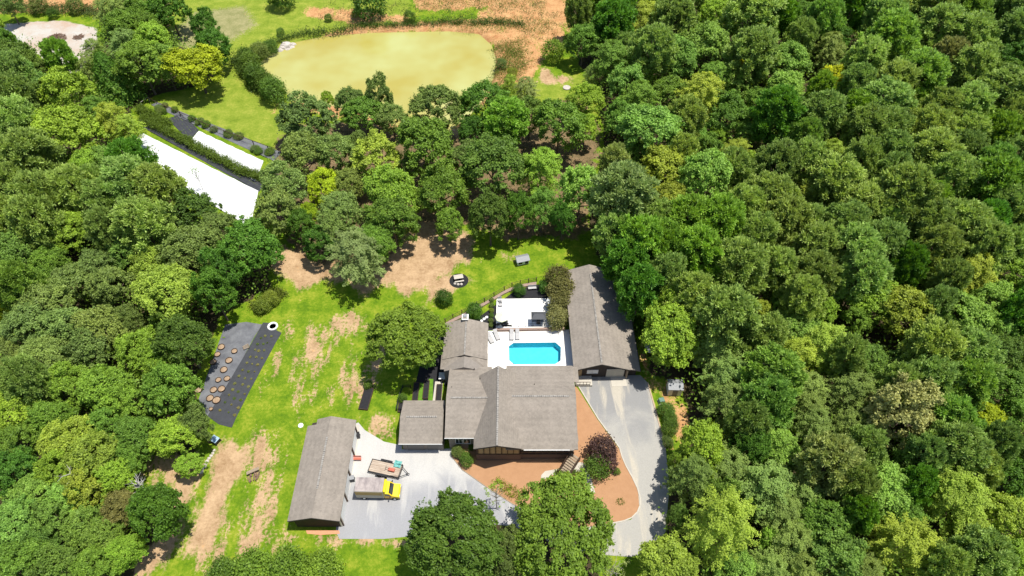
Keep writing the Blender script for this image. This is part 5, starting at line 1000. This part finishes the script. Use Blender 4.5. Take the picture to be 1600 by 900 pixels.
scatter('bank_plants','light weeds on the clay slope right of the pond','weeds',band([(785,70),(800,95),(790,118),(775,140)],3.5,330),1,'ly',16,1.2,0.5,0.14)
scatter('bank_plants','scattered weeds on the orange clay above the pond','weeds',band([(500,18),(640,22),(720,14),(850,20),(860,60)],7,420),1,'ol',12,1.1,0.4,0.14)
scatter('bank_plants','weeds along the top of the bare clearing','weeds',band([(0,12),(60,16),(120,16),(165,22)],2.2,380),1,'ol',16,1.4,0.9,0.18)
scatter('weeds','tall weeds at the left wood edge above the lawn','weeds',band([(400,485),(420,470),(440,456)],1.4,220),1,'ly',20,0.9,0.7,0.13)
for k_, (bp_, nn_, lb_) in enumerate([([(690,34),(760,40),(820,38),(862,44)],260,'grassy weeds on the clay north of the pond'),([(800,60),(812,90),(800,112)],200,'grassy weeds on the clay east of the pond'),([(650,8),(740,4),(850,10)],240,'grassy weeds on the clay at the top edge')]): scatter('bank_plants', lb_, 'weeds', band(bp_,3.5,nn_), 1, 'lt', 14, 1.8, 0.3, 0.13)
def hedge(pts, wd, h, lab, col, n):
    a = band(pts, wd*0.8, n); a = np.concatenate([a, RNG.uniform(0,h,(len(a),1))],1); o = scatter('hedge_row', lab, 'hedge', a, 1, col, 20, 0.7, 0.4, 0.13, None); return o
hedge([(216,172),(240,184),(266,198)],1.0,1.2,'short upper green vine row at top of the row garden','lt',330)
hedge([(222,188),(262,208),(300,228),(345,252),(388,274)],1.0,1.3,'long green vine row beside the big white cover','lt',900)
hedge([(388,272),(420,285)],0.9,1.3,'end piece of the green vine row by the tree belt','lt',160)
b2 = band([(245,166),(300,190),(350,212),(400,232),(436,246)],1.2,90)
for i, (x, y) in enumerate(b2[::5]): 
    t = plant(x, y, 0.7+0.5*random.random(), 'S', random.choice(['ol','gr','md']), 1.1, None, 0, 0); t['label'] = 'small berry bush in the row along the dark rail fence'; t['group'] = 'berry bushes along the rail fence'
# seedlings on the black fabric
for i in range(3):
    for j in range(12):
        u = (j+0.5)/12; a0 = np.array([426-i*7.0, 520+i*1.0]); a1 = np.array([365-i*11.0, 655-i*5]); q = a0*(1-u)+a1*u+RNG.normal(size=2)*0.8; x, y = P(*q)
        t = plant(x, y, 0.14+0.14*random.random(), 'S', random.choice(['ol','tan','tan','tan']), 0.25, None, 0, 0); t.name = 'seedling'; t['category'] = 'seedling'; t['label'] = 'small seedling planted through the long black ground fabric'; t['group'] = 'seedlings on the black fabric'
for i, (a, c) in enumerate([(690,0)]): pass
for (a,c) in [(758,470),(758,478),(758,486),(758,494),(757,502),(757,509)]:
    t = plant(*P(a+10,c+1), 0.45, 'S', random.choice(['ol','md','ly']), 0.8, None, 0, 0); t['label'] = 'low green shrub in the strip left of the white terrace'; t['group'] = 'shrubs left of the terrace'
for (a,c,cl,l) in [(888,744,'yl','left vivid yellow flower clump by the front walk'),(905,745,'yl','right vivid yellow flower clump by the front walk')]:
    t = plant(*P(a,c), 0.55, 'S', cl, 0.7, None, 0, 0); t['label'] = l
scatter('border_hedge','low green border hedge along the front walk','hedge',band([(868,740),(885,739),(911,740)],0.25,90),1,'lt',18,0.35,0.4,0.09,None)
scatter('grass_tuft','ring of pale weeds on the orange mulch','weeds',np.array([P(969+4.5*math.cos(k),784+4*math.sin(k)) for k in np.arange(0,6,0.3)]),1,'ly',8,0.3,0.15,0.07)
scatter('flower_edge','yellow green plants along the wooden bed edging','weeds',band([(770,755),(800,770),(820,775)],0.8,90),1,'yl',12,0.5,0.3,0.09)
# bleached dead snags
for (a,c,lab) in [(217,757,'bleached dead snag left of the dark rounded tree'),(115,745,'bleached dead branches in the lower left wood')]:
    x, y = P(a,c,7); t = thing('dead_snag', lab, 'dead tree', (x,y,0)); b = MB(); b.bar((0,0,0),(0,0,8),0.16,0.08); rr = random.Random(a)
    b.build('trunk', M['deadwood'], t); b = MB()
    for i in range(16):
        an = rr.uniform(0,6.28); z = 5+rr.random()*3; L_ = rr.uniform(0.6,1.5); p1 = Vector((math.cos(an)*L_*.6,math.sin(an)*L_*.6,z+rr.uniform(.1,.5))); b.bar((0,0,z),p1,0.05,0.03,4)
        for q_ in (-.6,.5): b.bar(p1,p1+Vector((math.cos(an+q_)*L_*.6,math.sin(an+q_)*L_*.6,rr.uniform(0,.5))),0.028,0.01,3)
    b.build('branch', M['deadwood'], t)
